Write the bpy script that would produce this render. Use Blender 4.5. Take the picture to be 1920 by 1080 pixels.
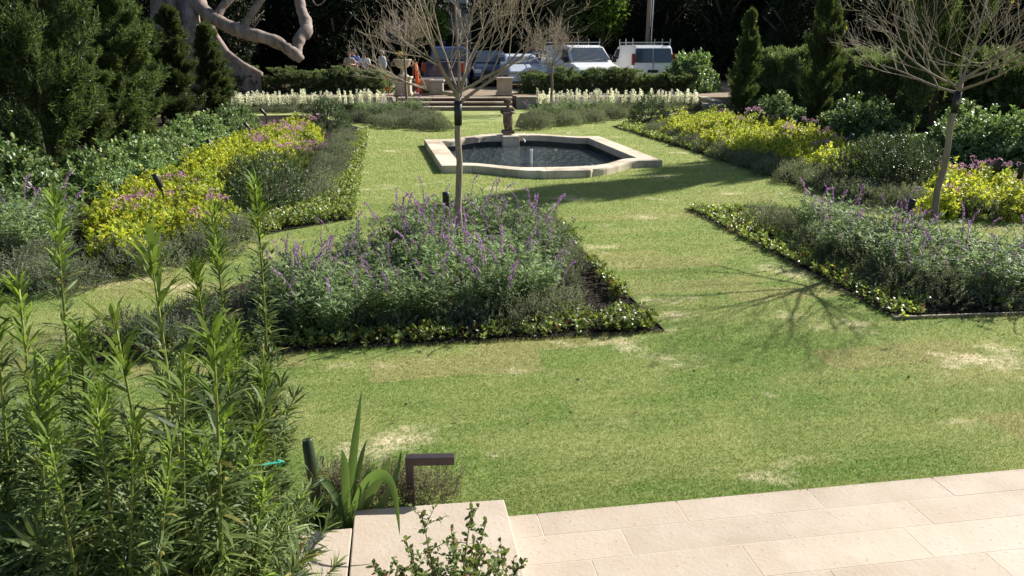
import bpy, bmesh, math, random
import numpy as np
from mathutils import Vector, Matrix, geometry
R = math.radians
rng = np.random.default_rng(7); random.seed(7)
for o in list(bpy.data.objects): bpy.data.objects.remove(o)
S = bpy.context.scene
COL = S.collection

# ------------------------------------------------------------------ camera
F_PX = 1450.0; HORIZON = 85.0; CAM_H = 2.4
PITCH = math.atan((540 - HORIZON) / F_PX)
cam_d = bpy.data.cameras.new("camera"); cam = bpy.data.objects.new("camera", cam_d); COL.objects.link(cam)
cam_d.sensor_width = 36; cam_d.lens = 36 * F_PX / 1920
cam_d.clip_start = 0.05; cam_d.clip_end = 600
cam.location = (0, 0, CAM_H); cam.rotation_euler = (math.pi / 2 - PITCH, 0, 0)
S.camera = cam
# ------------------------------------------------------------------ light
SUN_ELEV = R(34.5)
sun_dir = Vector((.79 * math.cos(SUN_ELEV), .613 * math.cos(SUN_ELEV), math.sin(SUN_ELEV))).normalized()
w = bpy.data.worlds.new("World"); S.world = w; w.use_nodes = True
nt = w.node_tree; nt.nodes.clear()
sky = nt.nodes.new("ShaderNodeTexSky"); sky.sky_type = 'NISHITA'; sky.sun_disc = False
sky.sun_elevation = SUN_ELEV; sky.sun_rotation = math.atan2(sun_dir.x, sun_dir.y)
bg = nt.nodes.new("ShaderNodeBackground"); bg.inputs[1].default_value = 0.06
wo = nt.nodes.new("ShaderNodeOutputWorld")
nt.links.new(sky.outputs[0], bg.inputs[0]); nt.links.new(bg.outputs[0], wo.inputs[0])
sl = bpy.data.lights.new("sun", 'SUN'); sl.energy = 5.0; sl.angle = R(0.55); sl.color = (1, .95, .86)
sun = bpy.data.objects.new("sun", sl); COL.objects.link(sun)
sun.rotation_euler = sun_dir.to_track_quat('Z', 'Y').to_euler(); sun.location = (20, 20, 30)
S.view_settings.view_transform = 'Standard'; S.view_settings.look = 'None'
S.view_settings.exposure = 1.02; S.view_settings.gamma = 1
S.render.engine = 'CYCLES'
S.cycles.max_bounces = 5; S.cycles.transparent_max_bounces = 4

# ------------------------------------------------------------------ helpers
cp, sp_ = math.cos(PITCH), math.sin(PITCH)
def ray(x, y):
    a = (x - 960) / F_PX; b = (540 - y) / F_PX
    return Vector((a, cp + b * sp_, -sp_ + b * cp))
def P(x, y, z=0.0):                       # photo pixel -> point on the level z
    r = ray(x, y); t = (z - CAM_H) / r.z
    return Vector((r.x * t, r.y * t, z))
def PD(x, y, d):                          # photo pixel -> point at distance d along the view axis
    return Vector((0, 0, CAM_H)) + ray(x, y) * d
YAW = R(10.5)
GX = Vector((math.cos(YAW), math.sin(YAW), 0)); GY = Vector((-math.sin(YAW), math.cos(YAW), 0))  # the garden's own axes
def unit(a): return a / np.maximum(np.linalg.norm(a, axis=-1, keepdims=True), 1e-9)

class MB:
    def __init__(s): s.V = []; s.T = []; s.M = []; s.n = 0
    def add(s, v, t, mat=0):
        v = np.asarray(v, dtype=np.float32).reshape(-1, 3); t = np.asarray(t, dtype=np.int64).reshape(-1, 3)
        s.V.append(v); s.T.append(t + s.n); s.M.append(np.full(len(t), mat, dtype=np.int32)); s.n += len(v)
    def quad(s, v, q, mat=0):
        q = np.asarray(q).reshape(-1, 4)
        s.add(v, np.concatenate([q[:, [0, 1, 2]], q[:, [0, 2, 3]]]), mat)
    def box(s, c, d, mat=0, rot=0.0, taper=1.0):
        x, y, z = d[0] / 2, d[1] / 2, d[2] / 2
        p = np.array([[-x, -y, -z], [x, -y, -z], [x, y, -z], [-x, y, -z], [-x * taper, -y * taper, z], [x * taper, -y * taper, z], [x * taper, y * taper, z], [-x * taper, y * taper, z]])
        cc, ss = math.cos(rot), math.sin(rot)
        p = p @ np.array([[cc, ss, 0], [-ss, cc, 0], [0, 0, 1]]) + np.array(c)
        s.quad(p, [[0, 3, 2, 1], [4, 5, 6, 7], [0, 1, 5, 4], [1, 2, 6, 5], [2, 3, 7, 6], [3, 0, 4, 7]], mat)
    def tube(s, pts, rad, k=8, mat=0, cap=True):
        pts = np.asarray([tuple(p) for p in pts], float); n = len(pts)
        rad = np.full(n, rad, float) if np.isscalar(rad) else np.asarray(rad, float)
        tan = np.gradient(pts, axis=0); tan = unit(tan)
        ref = np.array([0, 0, 1.0]) if abs(tan[0][2]) < .8 else np.array([1.0, 0, 0])
        u = unit(np.cross(tan[0], ref)); rings = []
        for i in range(n):
            u = u - tan[i] * np.dot(u, tan[i]); u = u / (np.linalg.norm(u) + 1e-9); v_ = np.cross(tan[i], u)
            a = np.arange(k) * 2 * math.pi / k
            rings.append(pts[i] + rad[i] * (np.cos(a)[:, None] * u + np.sin(a)[:, None] * v_))
        V = np.concatenate(rings); q = []
        for i in range(n - 1):
            for j in range(k):
                q.append([i * k + j, i * k + (j + 1) % k, (i + 1) * k + (j + 1) % k, (i + 1) * k + j])
        q = np.array(q); t = np.concatenate([q[:, [0, 1, 2]], q[:, [0, 2, 3]]])
        if cap:
            V = np.concatenate([V, pts[:1], pts[-1:]]); c0 = n * k; e = []
            for j in range(k):
                e.append([c0, (j + 1) % k, j]); e.append([c0 + 1, (n - 1) * k + j, (n - 1) * k + (j + 1) % k])
            t = np.concatenate([t, np.array(e)])
        s.add(V, t, mat)
    def lathe(s, prof, k=20, mat=0, c=(0, 0, 0), sq=False):
        V = []; 
        for r, z in prof:
            for j in range(k):
                a = (j + (.5 if sq else 0)) * 2 * math.pi / k
                V.append((c[0] + r * math.cos(a), c[1] + r * math.sin(a), c[2] + z))
        q = []
        for i in range(len(prof) - 1):
            for j in range(k): q.append([i * k + j, i * k + (j + 1) % k, (i + 1) * k + (j + 1) % k, (i + 1) * k + j])
        s.quad(V, q, mat)
    def prism(s, poly, z0, z1, mat=0):
        n = len(poly); V = [(p[0], p[1], z0) for p in poly] + [(p[0], p[1], z1) for p in poly]
        t = geometry.tessellate_polygon([[Vector((p[0], p[1], 0)) for p in poly]])
        T = [[a + n, b + n, c + n] for a, b, c in t] + [[c, b, a] for a, b, c in t]
        for i in range(n):
            j = (i + 1) % n; T += [[i, j, n + j], [i, n + j, n + i]]
        s.add(V, T, mat)
    def mesh(s, name, mats, smooth=False):
        V = np.concatenate(s.V); T = np.concatenate(s.T); M = np.concatenate(s.M)
        me = bpy.data.meshes.new(name)
        me.vertices.add(len(V)); me.vertices.foreach_set('co', V.ravel())
        me.loops.add(len(T) * 3); me.loops.foreach_set('vertex_index', T.ravel().astype(np.int32))
        me.polygons.add(len(T)); me.polygons.foreach_set('loop_start', np.arange(0, len(T) * 3, 3, dtype=np.int32))
        me.polygons.foreach_set('material_index', M)
        for m in (mats if isinstance(mats, (list, tuple)) else [mats]): me.materials.append(m)
        me.update(calc_edges=True)
        me.polygons.foreach_set('use_smooth', np.full(len(T), smooth))
        return me
    def build(s, name, mats, parent=None, smooth=False, bevel=0, fixn=False):
        me = s.mesh(name, mats, smooth)
        o = bpy.data.objects.new(name, me); COL.objects.link(o)
        if parent: o.parent = parent
        if bevel or fixn:
            bm = bmesh.new(); bm.from_mesh(me); bmesh.ops.remove_doubles(bm, verts=bm.verts, dist=1e-5)
            bmesh.ops.recalc_face_normals(bm, faces=bm.faces)
            bmesh.ops.dissolve_limit(bm, angle_limit=R(1), verts=bm.verts, edges=bm.edges)
            bm.to_mesh(me); bm.free()
        if bevel:
            b = o.modifiers.new("bevel", 'BEVEL'); b.width = bevel; b.segments = 2; b.limit_method = 'ANGLE'; b.angle_limit = R(35)
        return o
def tag(o, label=None, cat=None, group=None, kind=None):
    if label: o['label'] = label
    if cat: o['category'] = cat
    if group: o['group'] = group
    if kind: o['kind'] = kind
    return o
def thing(name, label, cat, loc=(0, 0, 0), rz=0, group=None):
    o = bpy.data.objects.new(name, None); COL.objects.link(o); o.empty_display_size = .1
    o.location = loc; o.rotation_euler = (0, 0, rz)
    return tag(o, label, cat, group)
def dup(o, loc=None, rz=None, sc=None, label=None, group=None, parent=None):
    c = o.copy(); COL.objects.link(c)
    if parent is not None: c.parent = parent
    if loc is not None: c.location = loc
    if rz is not None: c.rotation_euler = (0, 0, rz)
    if sc is not None: c.scale = (sc,) * 3 if np.isscalar(sc) else sc
    if label: c['label'] = label
    if group: c['group'] = group
    for ch in o.children: dup(ch, parent=c)
    return c
class Kind:                                # first call uses the prototype itself, later ones copy it
    def __init__(s, protos): s.p = protos; s.used = [False] * len(protos)
    def put(s, loc, rz=None, sc=1.0, label=None, group=None, which=None):
        i = random.randrange(len(s.p)) if which is None else which
        rz = random.uniform(0, 6.28) if rz is None else rz
        if not s.used[i]:
            s.used[i] = True; o = s.p[i]; o.location = loc; o.rotation_euler = (0, 0, rz)
            o.scale = (sc,) * 3 if np.isscalar(sc) else sc
            if label: o['label'] = label
            if group: o['group'] = group
            return o
        return dup(s.p[i], loc, rz, sc, label, group)
    def finish(s):
        for i, u in enumerate(s.used):
            if not u:
                for ch in list(s.p[i].children): bpy.data.objects.remove(ch)
                bpy.data.objects.remove(s.p[i])

def inpoly(pts, poly):
    x, y = pts[:, 0], pts[:, 1]; ins = np.zeros(len(pts), bool); n = len(poly)
    for i in range(n):
        x1, y1 = poly[i][0], poly[i][1]; x2, y2 = poly[(i + 1) % n][0], poly[(i + 1) % n][1]
        c = ((y1 > y) != (y2 > y)) & (x < (x2 - x1) * (y - y1) / ((y2 - y1) if y2 != y1 else 1e-9) + x1)
        ins ^= c
    return ins
def fill(poly, step, jit=.35):
    a = np.array([[p[0], p[1]] for p in poly]); lo, hi = a.min(0), a.max(0); out = []
    j = 0; y = lo[1]
    while y < hi[1]:
        x = lo[0] + (step / 2 if j % 2 else 0)
        while x < hi[0]:
            out.append((x + rng.uniform(-jit, jit) * step, y + rng.uniform(-jit, jit) * step)); x += step
        y += step * .87; j += 1
    out = np.array(out).reshape(-1, 2); return out[inpoly(out, poly)]

# ------------------------------------------------------------------ materials
def mat(name, build):
    m = bpy.data.materials.new(name); m.use_nodes = True; t = m.node_tree; t.nodes.clear()
    out = t.nodes.new("ShaderNodeOutputMaterial"); t.links.new(build(t), out.inputs[0]); return m
def N(t, kind, **kw):
    n = t.nodes.new(kind)
    for k, v in kw.items():
        if k.startswith('i_'):
            kk = k[2:]; n.inputs[int(kk) if kk.isdigit() else kk.replace('_', ' ')].default_value = v
        else: setattr(n, k, v)
    return n
def L(t, a, b): t.links.new(a, b)
def rgba(c): return (c[0], c[1], c[2], 1)
def mixc(t, f, a, b, mode='MIX'):
    m = N(t, "ShaderNodeMix", data_type='RGBA', blend_type=mode)
    for v, i in ((f, 0), (a, 6), (b, 7)):
        if hasattr(v, 'is_linked') or isinstance(v, bpy.types.NodeSocket): L(t, v, m.inputs[i])
        elif isinstance(v, (int, float)): m.inputs[i].default_value = v
        else: m.inputs[i].default_value = rgba(v)
    return m.outputs[2]
def ramp(t, f, a, b):
    m = N(t, "ShaderNodeMapRange", i_1=a, i_2=b); L(t, f, m.inputs[0]); return m.outputs[0]
def noise(t, scale, vec=None, det=3, rough=.55):
    n = N(t, "ShaderNodeTexNoise", i_Scale=scale, i_Detail=det, i_Roughness=rough)
    if vec is not None: L(t, vec, n.inputs['Vector'])
    return n.outputs[0]
def leaf_mat(name, c1, c2, trans=.4, tcol=None, rough=.42, spec=.4, c3=None, p3=.06):
    def b(t):
        g = N(t, "ShaderNodeNewGeometry"); oi = N(t, "ShaderNodeObjectInfo")
        col = mixc(t, g.outputs['Random Per Island'], c1, c2)
        if c3:
            w_ = N(t, "ShaderNodeTexWhiteNoise", noise_dimensions='1D'); L(t, g.outputs['Random Per Island'], w_.inputs['W'])
            m_ = N(t, "ShaderNodeMath", operation='LESS_THAN', i_1=p3); L(t, w_.outputs[0], m_.inputs[0])
            col = mixc(t, m_.outputs[0], col, c3)
        v = N(t, "ShaderNodeMapRange", i_1=0., i_2=1., i_3=.72, i_4=1.25); L(t, oi.outputs['Random'], v.inputs[0])
        h = N(t, "ShaderNodeHueSaturation"); L(t, col, h.inputs['Color']); L(t, v.outputs[0], h.inputs['Value'])
        p = N(t, "ShaderNodeBsdfPrincipled", i_Roughness=rough); L(t, h.outputs[0], p.inputs['Base Color'])
        p.inputs['Specular IOR Level'].default_value = spec
        tr = N(t, "ShaderNodeBsdfTranslucent"); tc = mixc(t, 1.0, h.outputs[0], tcol or (1.25, 1.25, .75), 'MULTIPLY'); L(t, tc, tr.inputs[0])
        m = N(t, "ShaderNodeMixShader", i_0=trans); L(t, p.outputs[0], m.inputs[1]); L(t, tr.outputs[0], m.inputs[2])
        return m.outputs[0]
    return mat(name, b)
def solid(name, c, rough=.6, metal=0, spec=.5, c2=None, nscale=8, bump=0, coat=0):
    def b(t):
        p = N(t, "ShaderNodeBsdfPrincipled", i_Roughness=rough, i_Metallic=metal); p.inputs['Specular IOR Level'].default_value = spec
        p.inputs['Coat Weight'].default_value = coat
        tc = N(t, "ShaderNodeTexCoord")
        if c2:
            f = noise(t, nscale, tc.outputs['Object'], 6, .62); L(t, mixc(t, ramp(t, f, .35, .65), c, c2), p.inputs['Base Color'])
        else: p.inputs['Base Color'].default_value = rgba(c)
        if bump:
            f = noise(t, nscale * 4, tc.outputs['Object'], 5); bb = N(t, "ShaderNodeBump", i_Strength=bump, i_Distance=.02); L(t, f, bb.inputs['Height']); L(t, bb.outputs[0], p.inputs['Normal'])
        return p.outputs[0]
    return mat(name, b)

def lawn_colour(t):
    g = N(t, "ShaderNodeNewGeometry")
    mp = N(t, "ShaderNodeMapping", vector_type='POINT'); mp.inputs['Rotation'].default_value = (0, 0, -YAW); L(t, g.outputs['Position'], mp.inputs[0])
    sx = N(t, "ShaderNodeSeparateXYZ"); L(t, mp.outputs[0], sx.inputs[0])
    flat = N(t, "ShaderNodeCombineXYZ"); L(t, sx.outputs[0], flat.inputs[0]); L(t, sx.outputs[1], flat.inputs[1]); V = flat.outputs[0]
    wob = N(t, "ShaderNodeTexNoise", i_Scale=2.5, i_Detail=3.0); L(t, V, wob.inputs['Vector'])
    wv = N(t, "ShaderNodeVectorMath", operation='MULTIPLY_ADD'); L(t, wob.outputs[1], wv.inputs[0]); wv.inputs[1].default_value = (.16, .16, 0); L(t, V, wv.inputs[2])
    br = N(t, "ShaderNodeTexBrick", offset=.37, i_Scale=1.0); L(t, wv.outputs[0], br.inputs[0])
    br.inputs['Color1'].default_value = (0, 0, 0, 1); br.inputs['Color2'].default_value = (1, 1, 1, 1); br.inputs['Mortar'].default_value = (.5, .5, .5, 1)
    br.inputs['Mortar Size'].default_value = .006; br.inputs['Brick Width'].default_value = 1.35; br.inputs['Row Height'].default_value = .42
    brick = N(t, "ShaderNodeSeparateColor"); L(t, br.outputs[0], brick.inputs[0])
    mv = N(t, "ShaderNodeMapping"); mv.inputs['Scale'].default_value = (.55, 1.35, 1); L(t, V, mv.inputs[0])
    med = noise(t, 1.0, mv.outputs[0], 7, .66); fine = noise(t, 26, V, 5, .78)
    stv = N(t, "ShaderNodeMapping"); stv.inputs['Scale'].default_value = (.9, 1.25, 1); stv.inputs['Location'].default_value = (7.3, 4.1, 0); L(t, V, stv.inputs[0])
    straw = noise(t, 1.0, stv.outputs[0], 7, .68)
    f1 = N(t, "ShaderNodeMath", operation='MULTIPLY_ADD', i_1=.46); L(t, brick.outputs[0], f1.inputs[0])
    m2 = N(t, "ShaderNodeMath", operation='MULTIPLY_ADD', i_1=4.2, i_2=-1.85); L(t, med, m2.inputs[0]); L(t, m2.outputs[0], f1.inputs[2])
    f1.use_clamp = True
    base = mixc(t, f1.outputs[0], LAWN_G, LAWN_Y)
    dry = N(t, "ShaderNodeMapRange", i_1=.80, i_2=.84, i_4=.55); L(t, brick.outputs[0], dry.inputs[0])
    base = mixc(t, dry.outputs[0], base, (.36, .30, .15))
    base = mixc(t, ramp(t, fine, .38, .62), mixc(t, 1.0, base, (.86, .88, .84), 'MULTIPLY'), mixc(t, .55, base, LAWN_Y))
    # drier and yellower towards the pool
    far = ramp(t, sx.outputs[1], 5.0, 15.0)
    fm = N(t, "ShaderNodeMath", operation='MULTIPLY', i_1=.62); L(t, far, fm.inputs[0])
    base = mixc(t, fm.outputs[0], base, LAWN_F)
    s1 = N(t, "ShaderNodeMapRange", i_1=.575, i_2=.68); L(t, straw, s1.inputs[0])
    s2 = N(t, "ShaderNodeMath", operation='MULTIPLY'); L(t, s1.outputs[0], s2.inputs[0]); L(t, ramp(t, fine, .36, .56), s2.inputs[1])
    base = mixc(t, s2.outputs[0], base, LAWN_S)
    mo = N(t, "ShaderNodeMath", operation='MULTIPLY', i_1=.14); L(t, br.outputs[1], mo.inputs[0])
    return mixc(t, mo.outputs[0], base, (.06, .07, .025)), V
LAWN_G = (.130, .240, .045); LAWN_Y = (.35, .375, .145); LAWN_S = (.80, .69, .50); LAWN_F = (.325, .375, .13)
def b_lawn(t):
    c, V = lawn_colour(t)
    p = N(t, "ShaderNodeBsdfPrincipled", i_Roughness=.9); p.inputs['Specular IOR Level'].default_value = .1
    f = noise(t, 55, V, 5, .8); f2 = noise(t, 9, V, 4, .7)
    c = mixc(t, ramp(t, f, .3, .72), mixc(t, 1.0, c, (.78, .79, .72), 'MULTIPLY'), c)
    L(t, c, p.inputs['Base Color'])
    ad = N(t, "ShaderNodeMath", operation='ADD'); L(t, f, ad.inputs[0]); L(t, f2, ad.inputs[1])
    bb = N(t, "ShaderNodeBump", i_Strength=.6, i_Distance=.03); L(t, ad.outputs[0], bb.inputs['Height']); L(t, bb.outputs[0], p.inputs['Normal'])
    return p.outputs[0]
M_LAWN = mat("lawn", b_lawn)
def b_blade(t):
    c, V = lawn_colour(t); g = N(t, "ShaderNodeNewGeometry")
    c = mixc(t, g.outputs['Random Per Island'], mixc(t, 1.0, c, (.75, .8, .65), 'MULTIPLY'), mixc(t, 1.0, c, (1.35, 1.28, 1.25), 'MULTIPLY'))
    p = N(t, "ShaderNodeBsdfPrincipled", i_Roughness=.6); p.inputs['Specular IOR Level'].default_value = .25; L(t, c, p.inputs['Base Color'])
    tr = N(t, "ShaderNodeBsdfTranslucent"); L(t, c, tr.inputs[0])
    m = N(t, "ShaderNodeMixShader", i_0=.4); L(t, p.outputs[0], m.inputs[1]); L(t, tr.outputs[0], m.inputs[2]); return m.outputs[0]
M_BLADE = mat("grass_blade", b_blade)
M_MULCH = solid("mulch", (.018, .014, .011), .95, c2=(.05, .039, .03), nscale=40, bump=1.0, spec=.1)
M_CHIP = leaf_mat("mulch_chip", (.02, .016, .013), (.13, .10, .075), .0, rough=.9, spec=.1)
def stone(name, c, c2, pit=.5, dark=None, stain=(.82, .80, .78)):
    def b(t):
        tc = N(t, "ShaderNodeTexCoord"); g = N(t, "ShaderNodeNewGeometry"); V = tc.outputs['Object']
        p = N(t, "ShaderNodeBsdfPrincipled", i_Roughness=.75); p.inputs['Specular IOR Level'].default_value = .25
        col = mixc(t, ramp(t, noise(t, 3.0, V, 6, .6), .3, .7), c, c2)
        col = mixc(t, g.outputs['Random Per Island'], mixc(t, 1., col, (.9, .89, .87), 'MULTIPLY'), mixc(t, 1., col, (1.06, 1.05, 1.04), 'MULTIPLY'))
        st = noise(t, 1.1, V, 6, .65); col = mixc(t, ramp(t, st, .48, .70), col, mixc(t, 1., col, stain, 'MULTIPLY'))
        pn = noise(t, 45, V, 3, .6); pf = ramp(t, pn, .64, .72)
        pm = N(t, "ShaderNodeMath", operation='MULTIPLY', i_1=pit); L(t, pf, pm.inputs[0])
        col = mixc(t, pm.outputs[0], col, dark or (.30, .25, .20))
        L(t, col, p.inputs['Base Color'])
        bb = N(t, "ShaderNodeBump", i_Strength=.25, i_Distance=.01); L(t, pn, bb.inputs['Height']); L(t, bb.outputs[0], p.inputs['Normal'])
        return p.outputs[0]
    return mat(name, b)
M_PAV = stone("travertine", (.405, .330, .258), (.465, .405, .338), .8, (.27, .21, .165))
M_JOINT = solid("joint_sand", (.56, .48, .39), .9, c2=(.48, .41, .33), nscale=30)
M_COPE = stone("pool_coping", (.64, .56, .45), (.52, .45, .35), .9, (.20, .17, .13), (.50, .47, .43))
M_STONE = stone("old_limestone", (.50, .43, .33), (.38, .33, .26), .8, (.18, .16, .13))
M_STONE_GREY = stone("grey_limestone", (.36, .34, .31), (.27, .26, .24), .8, (.14, .13, .12))
M_STATUE = stone("weathered_statue", (.26, .19, .145), (.08, .055, .045), .9, (.42, .34, .27))
M_BRICKST = stone("pink_riser", (.42, .29, .25), (.33, .22, .19), .8)
M_BASIN = solid("basin_wall", (.045, .05, .05), .6, c2=(.02, .025, .025), nscale=5)
def b_water(t):
    p = N(t, "ShaderNodeBsdfPrincipled", i_Roughness=.03); p.inputs['Base Color'].default_value = (.045, .06, .058, 1); p.inputs['Specular IOR Level'].default_value = .9
    tc = N(t, "ShaderNodeTexCoord"); mp = N(t, "ShaderNodeMapping"); mp.inputs['Scale'].default_value = (1, 1, 1); L(t, tc.outputs['Object'], mp.inputs[0])
    f = noise(t, 7, mp.outputs[0], 3, .6); bb = N(t, "ShaderNodeBump", i_Strength=1.0, i_Distance=.28); L(t, f, bb.inputs['Height']); L(t, bb.outputs[0], p.inputs['Normal'])
    return p.outputs[0]
M_WATER = mat("water", b_water)
M_BLACK = solid("black_metal", (.012, .012, .013), .45)
M_EDGE = solid("black_edging", (.015, .015, .014), .6)
M_BRONZE = solid("bronze_metal", (.06, .045, .045), .4, metal=.35, c2=(.035, .028, .028), nscale=14)
M_WHITEPVC = solid("white_pipe", (.75, .76, .76), .35)
M_ORANGE = solid("orange_mesh", (.85, .13, .02), .6)
M_WOOD = solid("grey_board", (.30, .24, .18), .8, c2=(.2, .16, .12), nscale=12)
def bark(name, c, c2, sc=14, st=.6):
    def b(t):
        tc = N(t, "ShaderNodeTexCoord"); mp = N(t, "ShaderNodeMapping"); mp.inputs['Scale'].default_value = (1, 1, .3); L(t, tc.outputs['Object'], mp.inputs[0])
        f = noise(t, sc, mp.outputs[0], 6, .65); p = N(t, "ShaderNodeBsdfPrincipled", i_Roughness=.8); p.inputs['Specular IOR Level'].default_value = .2
        L(t, mixc(t, ramp(t, f, .35, .65), c, c2), p.inputs['Base Color'])
        bb = N(t, "ShaderNodeBump", i_Strength=st, i_Distance=.02); L(t, f, bb.inputs['Height']); L(t, bb.outputs[0], p.inputs['Normal']); return p.outputs[0]
    return mat(name, b)
M_BARK = bark("pale_bark", (.33, .27, .20), (.21, .165, .12), 18, .5)
M_TWIG = bark("twig_bark", (.50, .42, .32), (.30, .24, .175), 18, .2)
M_DBARK = bark("dark_bark", (.10, .075, .055), (.055, .042, .032), 12)
M_FICUS = bark("grey_smooth_bark", (.36, .29, .25), (.13, .10, .085), 3.2, 1.0)
M_STEM_G = leaf_mat("green_stem", (.16, .20, .04), (.20, .24, .05), .1)
M_STEM_B = solid("brown_stem", (.12, .085, .05), .8)

# ------------------------------------------------------------------ leaves
KITE = (np.array([[0, 0, 0], [.45, .5, .07], [1, 0, -.06], [.45, -.5, .07]]), np.array([[0, 1, 2], [0, 2, 3]]))
LONG = (np.array([[0, 0, 0], [.28, .5, .05], [.28, -.5, .05], [.68, .42, .01], [.68, -.42, .01], [1, 0, -.14]]), np.array([[0, 1, 2], [1, 3, 4], [1, 4, 2], [3, 5, 4]]))
OVAL = (np.array([[0, 0, 0], [.3, .42, .06], [.3, -.42, .06], [.68, .44, .03], [.68, -.44, .03], [1, 0, -.08]]), LONG[1])
BLADE = (np.array([[0, .5, 0], [0, -.5, 0], [1, 0, 0]]), np.array([[0, 1, 2]]))
def leaves(mb, O, D, NH, Ln, Wd, kind=KITE, m=0):
    D = unit(D); s = unit(np.cross(D, NH)); n = np.cross(s, D); tv, tt = kind; k = len(tv); c = len(O)
    Ln = np.broadcast_to(np.asarray(Ln, float), (c,)); Wd = np.broadcast_to(np.asarray(Wd, float), (c,))
    V = O[:, None, :] + tv[None, :, 0, None] * (D * Ln[:, None])[:, None, :] + tv[None, :, 1, None] * (s * Wd[:, None])[:, None, :] + tv[None, :, 2, None] * (n * Ln[:, None])[:, None, :]
    T = tt[None] + (np.arange(c) * k)[:, None, None]
    mb.add(V.reshape(-1, 3), T.reshape(-1, 3), m)
def perp(A):
    ref = np.where(np.abs(A[:, 2:3]) < .9, np.array([[0, 0, 1.]]), np.array([[1., 0, 0]]))
    u = unit(np.cross(A, ref)); return u, np.cross(A, u)
def sprigs(mb, O, A, ln, m, Ln, Wd, kind=KITE, ml=0, spread=.9, jit=.25, ms=None, rs=.003):
    K = len(O); A = unit(A); u, v = perp(A); ln = np.broadcast_to(np.asarray(ln, float), (K,))
    t = (np.arange(m) + .5) / m; az = np.arange(m)[None] * 2.4 + rng.uniform(0, 6.28, (K, 1))
    rad = np.cos(az)[..., None] * u[:, None] + np.sin(az)[..., None] * v[:, None]
    spv = spread * (1.1 - .45 * t)[None, :, None]
    D = A[:, None] * np.cos(spv) + rad * np.sin(spv) + rng.normal(0, jit, (K, m, 3))
    B = O[:, None] + A[:, None] * (ln[:, None] * t[None])[..., None]
    sc = rng.uniform(.75, 1.2, (K * m))
    leaves(mb, B.reshape(-1, 3), D.reshape(-1, 3), np.repeat(A, m, 0) + rng.normal(0, .3, (K * m, 3)), Ln * sc, Wd * sc, kind, ml)
    if ms is not None:
        W3 = u * rs; tip = O + A * ln[:, None]
        V = np.stack([O - W3, O + W3, tip + W3 * .5, tip - W3 * .5], 1).reshape(-1, 3)
        q = np.arange(K)[:, None] * 4 + np.arange(4)[None]; mb.quad(V, q, ms)
def rdir(n, up=0.0):
    d = unit(rng.normal(0, 1, (n, 3))); d[:, 2] += up; return unit(d)
def lump(D, ph, f=2.5, a=.2):
    return 1 + a * (np.sin(D[:, 0] * f * 1.3 + ph) * np.cos(D[:, 1] * f + ph * 2.1) + .6 * np.sin(D[:, 2] * f * 2.1 + D[:, 0] * f * 1.7 + ph * .7))
def mound(mb, K, r, h, m, Ln, Wd, kind=KITE, ml=0, ln=.08, lumpa=.2, lf=2.8, spread=.9, up=.5, ms=None, shell=.5, z0=0.0):
    D = rdir(K); D[:, 2] = np.abs(D[:, 2]) * 1.0 - .15
    ph = rng.uniform(0, 6); rr = (shell + (1 - shell) * rng.uniform(0, 1, K) ** .6) * lump(D, ph, lf, lumpa)
    O = D * rr[:, None] * np.array([r, r, h]); O[:, 2] = np.maximum(O[:, 2], .02) + z0
    A = D + np.array([0, 0, up]) + rng.normal(0, .3, (K, 3)); sprigs(mb, O, A, ln, m, Ln, Wd, kind, ml, spread, ms=ms)
def column(mb, K, h, rad, m, Ln, Wd, kind=KITE, ml=0, ln=.16, taper=.8, z0=.1, ms=None, wob=.22, up=1.1):
    z = rng.uniform(0, 1, K) ** .85; prof = rad * np.minimum(1, (z * 6 + .55)) * (1 - taper * np.clip((z - .3) / .7, 0, 1) ** 1.3)
    az = rng.uniform(0, 6.283, K); ph = rng.uniform(0, 6, 4)
    lum = 1 + wob * (np.sin(az * 3 + ph[0] + z * 7) + .8 * np.sin(az * 2 - z * 13 + ph[1]) + .7 * np.sin(z * 31 + az + ph[2]))
    rr = prof * lum * (.35 + .65 * rng.uniform(0, 1, K) ** .5)
    nb = int(24 * h)                                # foliage gathers along rising side branches
    bz = rng.uniform(0, 1, nb); ba = rng.uniform(0, 6.283, nb); bl = rad * np.minimum(1, bz * 6 + .6) * (1 - taper * np.clip((bz - .25) / .75, 0, 1) ** 1.2) * rng.uniform(.6, 1.35, nb)
    j = rng.integers(0, nb, K); f = rng.uniform(0, 1, K) ** .6
    az = ba[j] + rng.normal(0, .16, K); rr = bl[j] * f; z = np.clip(bz[j] + rr * .95 / h + rng.normal(0, .012, K), 0, 1.12)
    O = np.stack([np.cos(az) * rr, np.sin(az) * rr, z0 + z * h], 1) + rng.normal(0, .035, (K, 3))
    A = np.stack([np.cos(az), np.sin(az), np.full(K, up) + z * .8], 1) + rng.normal(0, .35, (K, 3))
    sprigs(mb, O, A, ln, m, Ln, Wd, kind, ml, .75, ms=ms)

# ================================================================== SETTING
# ---- pool outline in garden axes
pool_c = (P(830, 309, .13) + P(807, 266, .13) + P(1124, 258, .13) + P(1220, 297, .13)) / 4; pool_c.z = 0
PH = 2.28
def pool_loop(half, blk):
    pts = []
    def side(sgn):
        out = []
        for t in np.linspace(-1, 1, 61):
            x = t * half; a = abs(x) / PH
            s_ = min(1, max(0, (.80 - a) / .56)); b = .90 * (s_ * s_ * (3 - 2 * s_))
            y = half + b * 1.0 + (blk if abs(x) < .52 else 0)
            out.append((x * sgn, y * sgn))
        return out
    back = side(1); front = side(-1)
    pts = front + back                       # front runs right->left after sign flip, back left->right
    return pts
def to_world(p, z=0.0): v = pool_c + GX * p[0] + GY * p[1]; return Vector((v.x, v.y, z))
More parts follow.
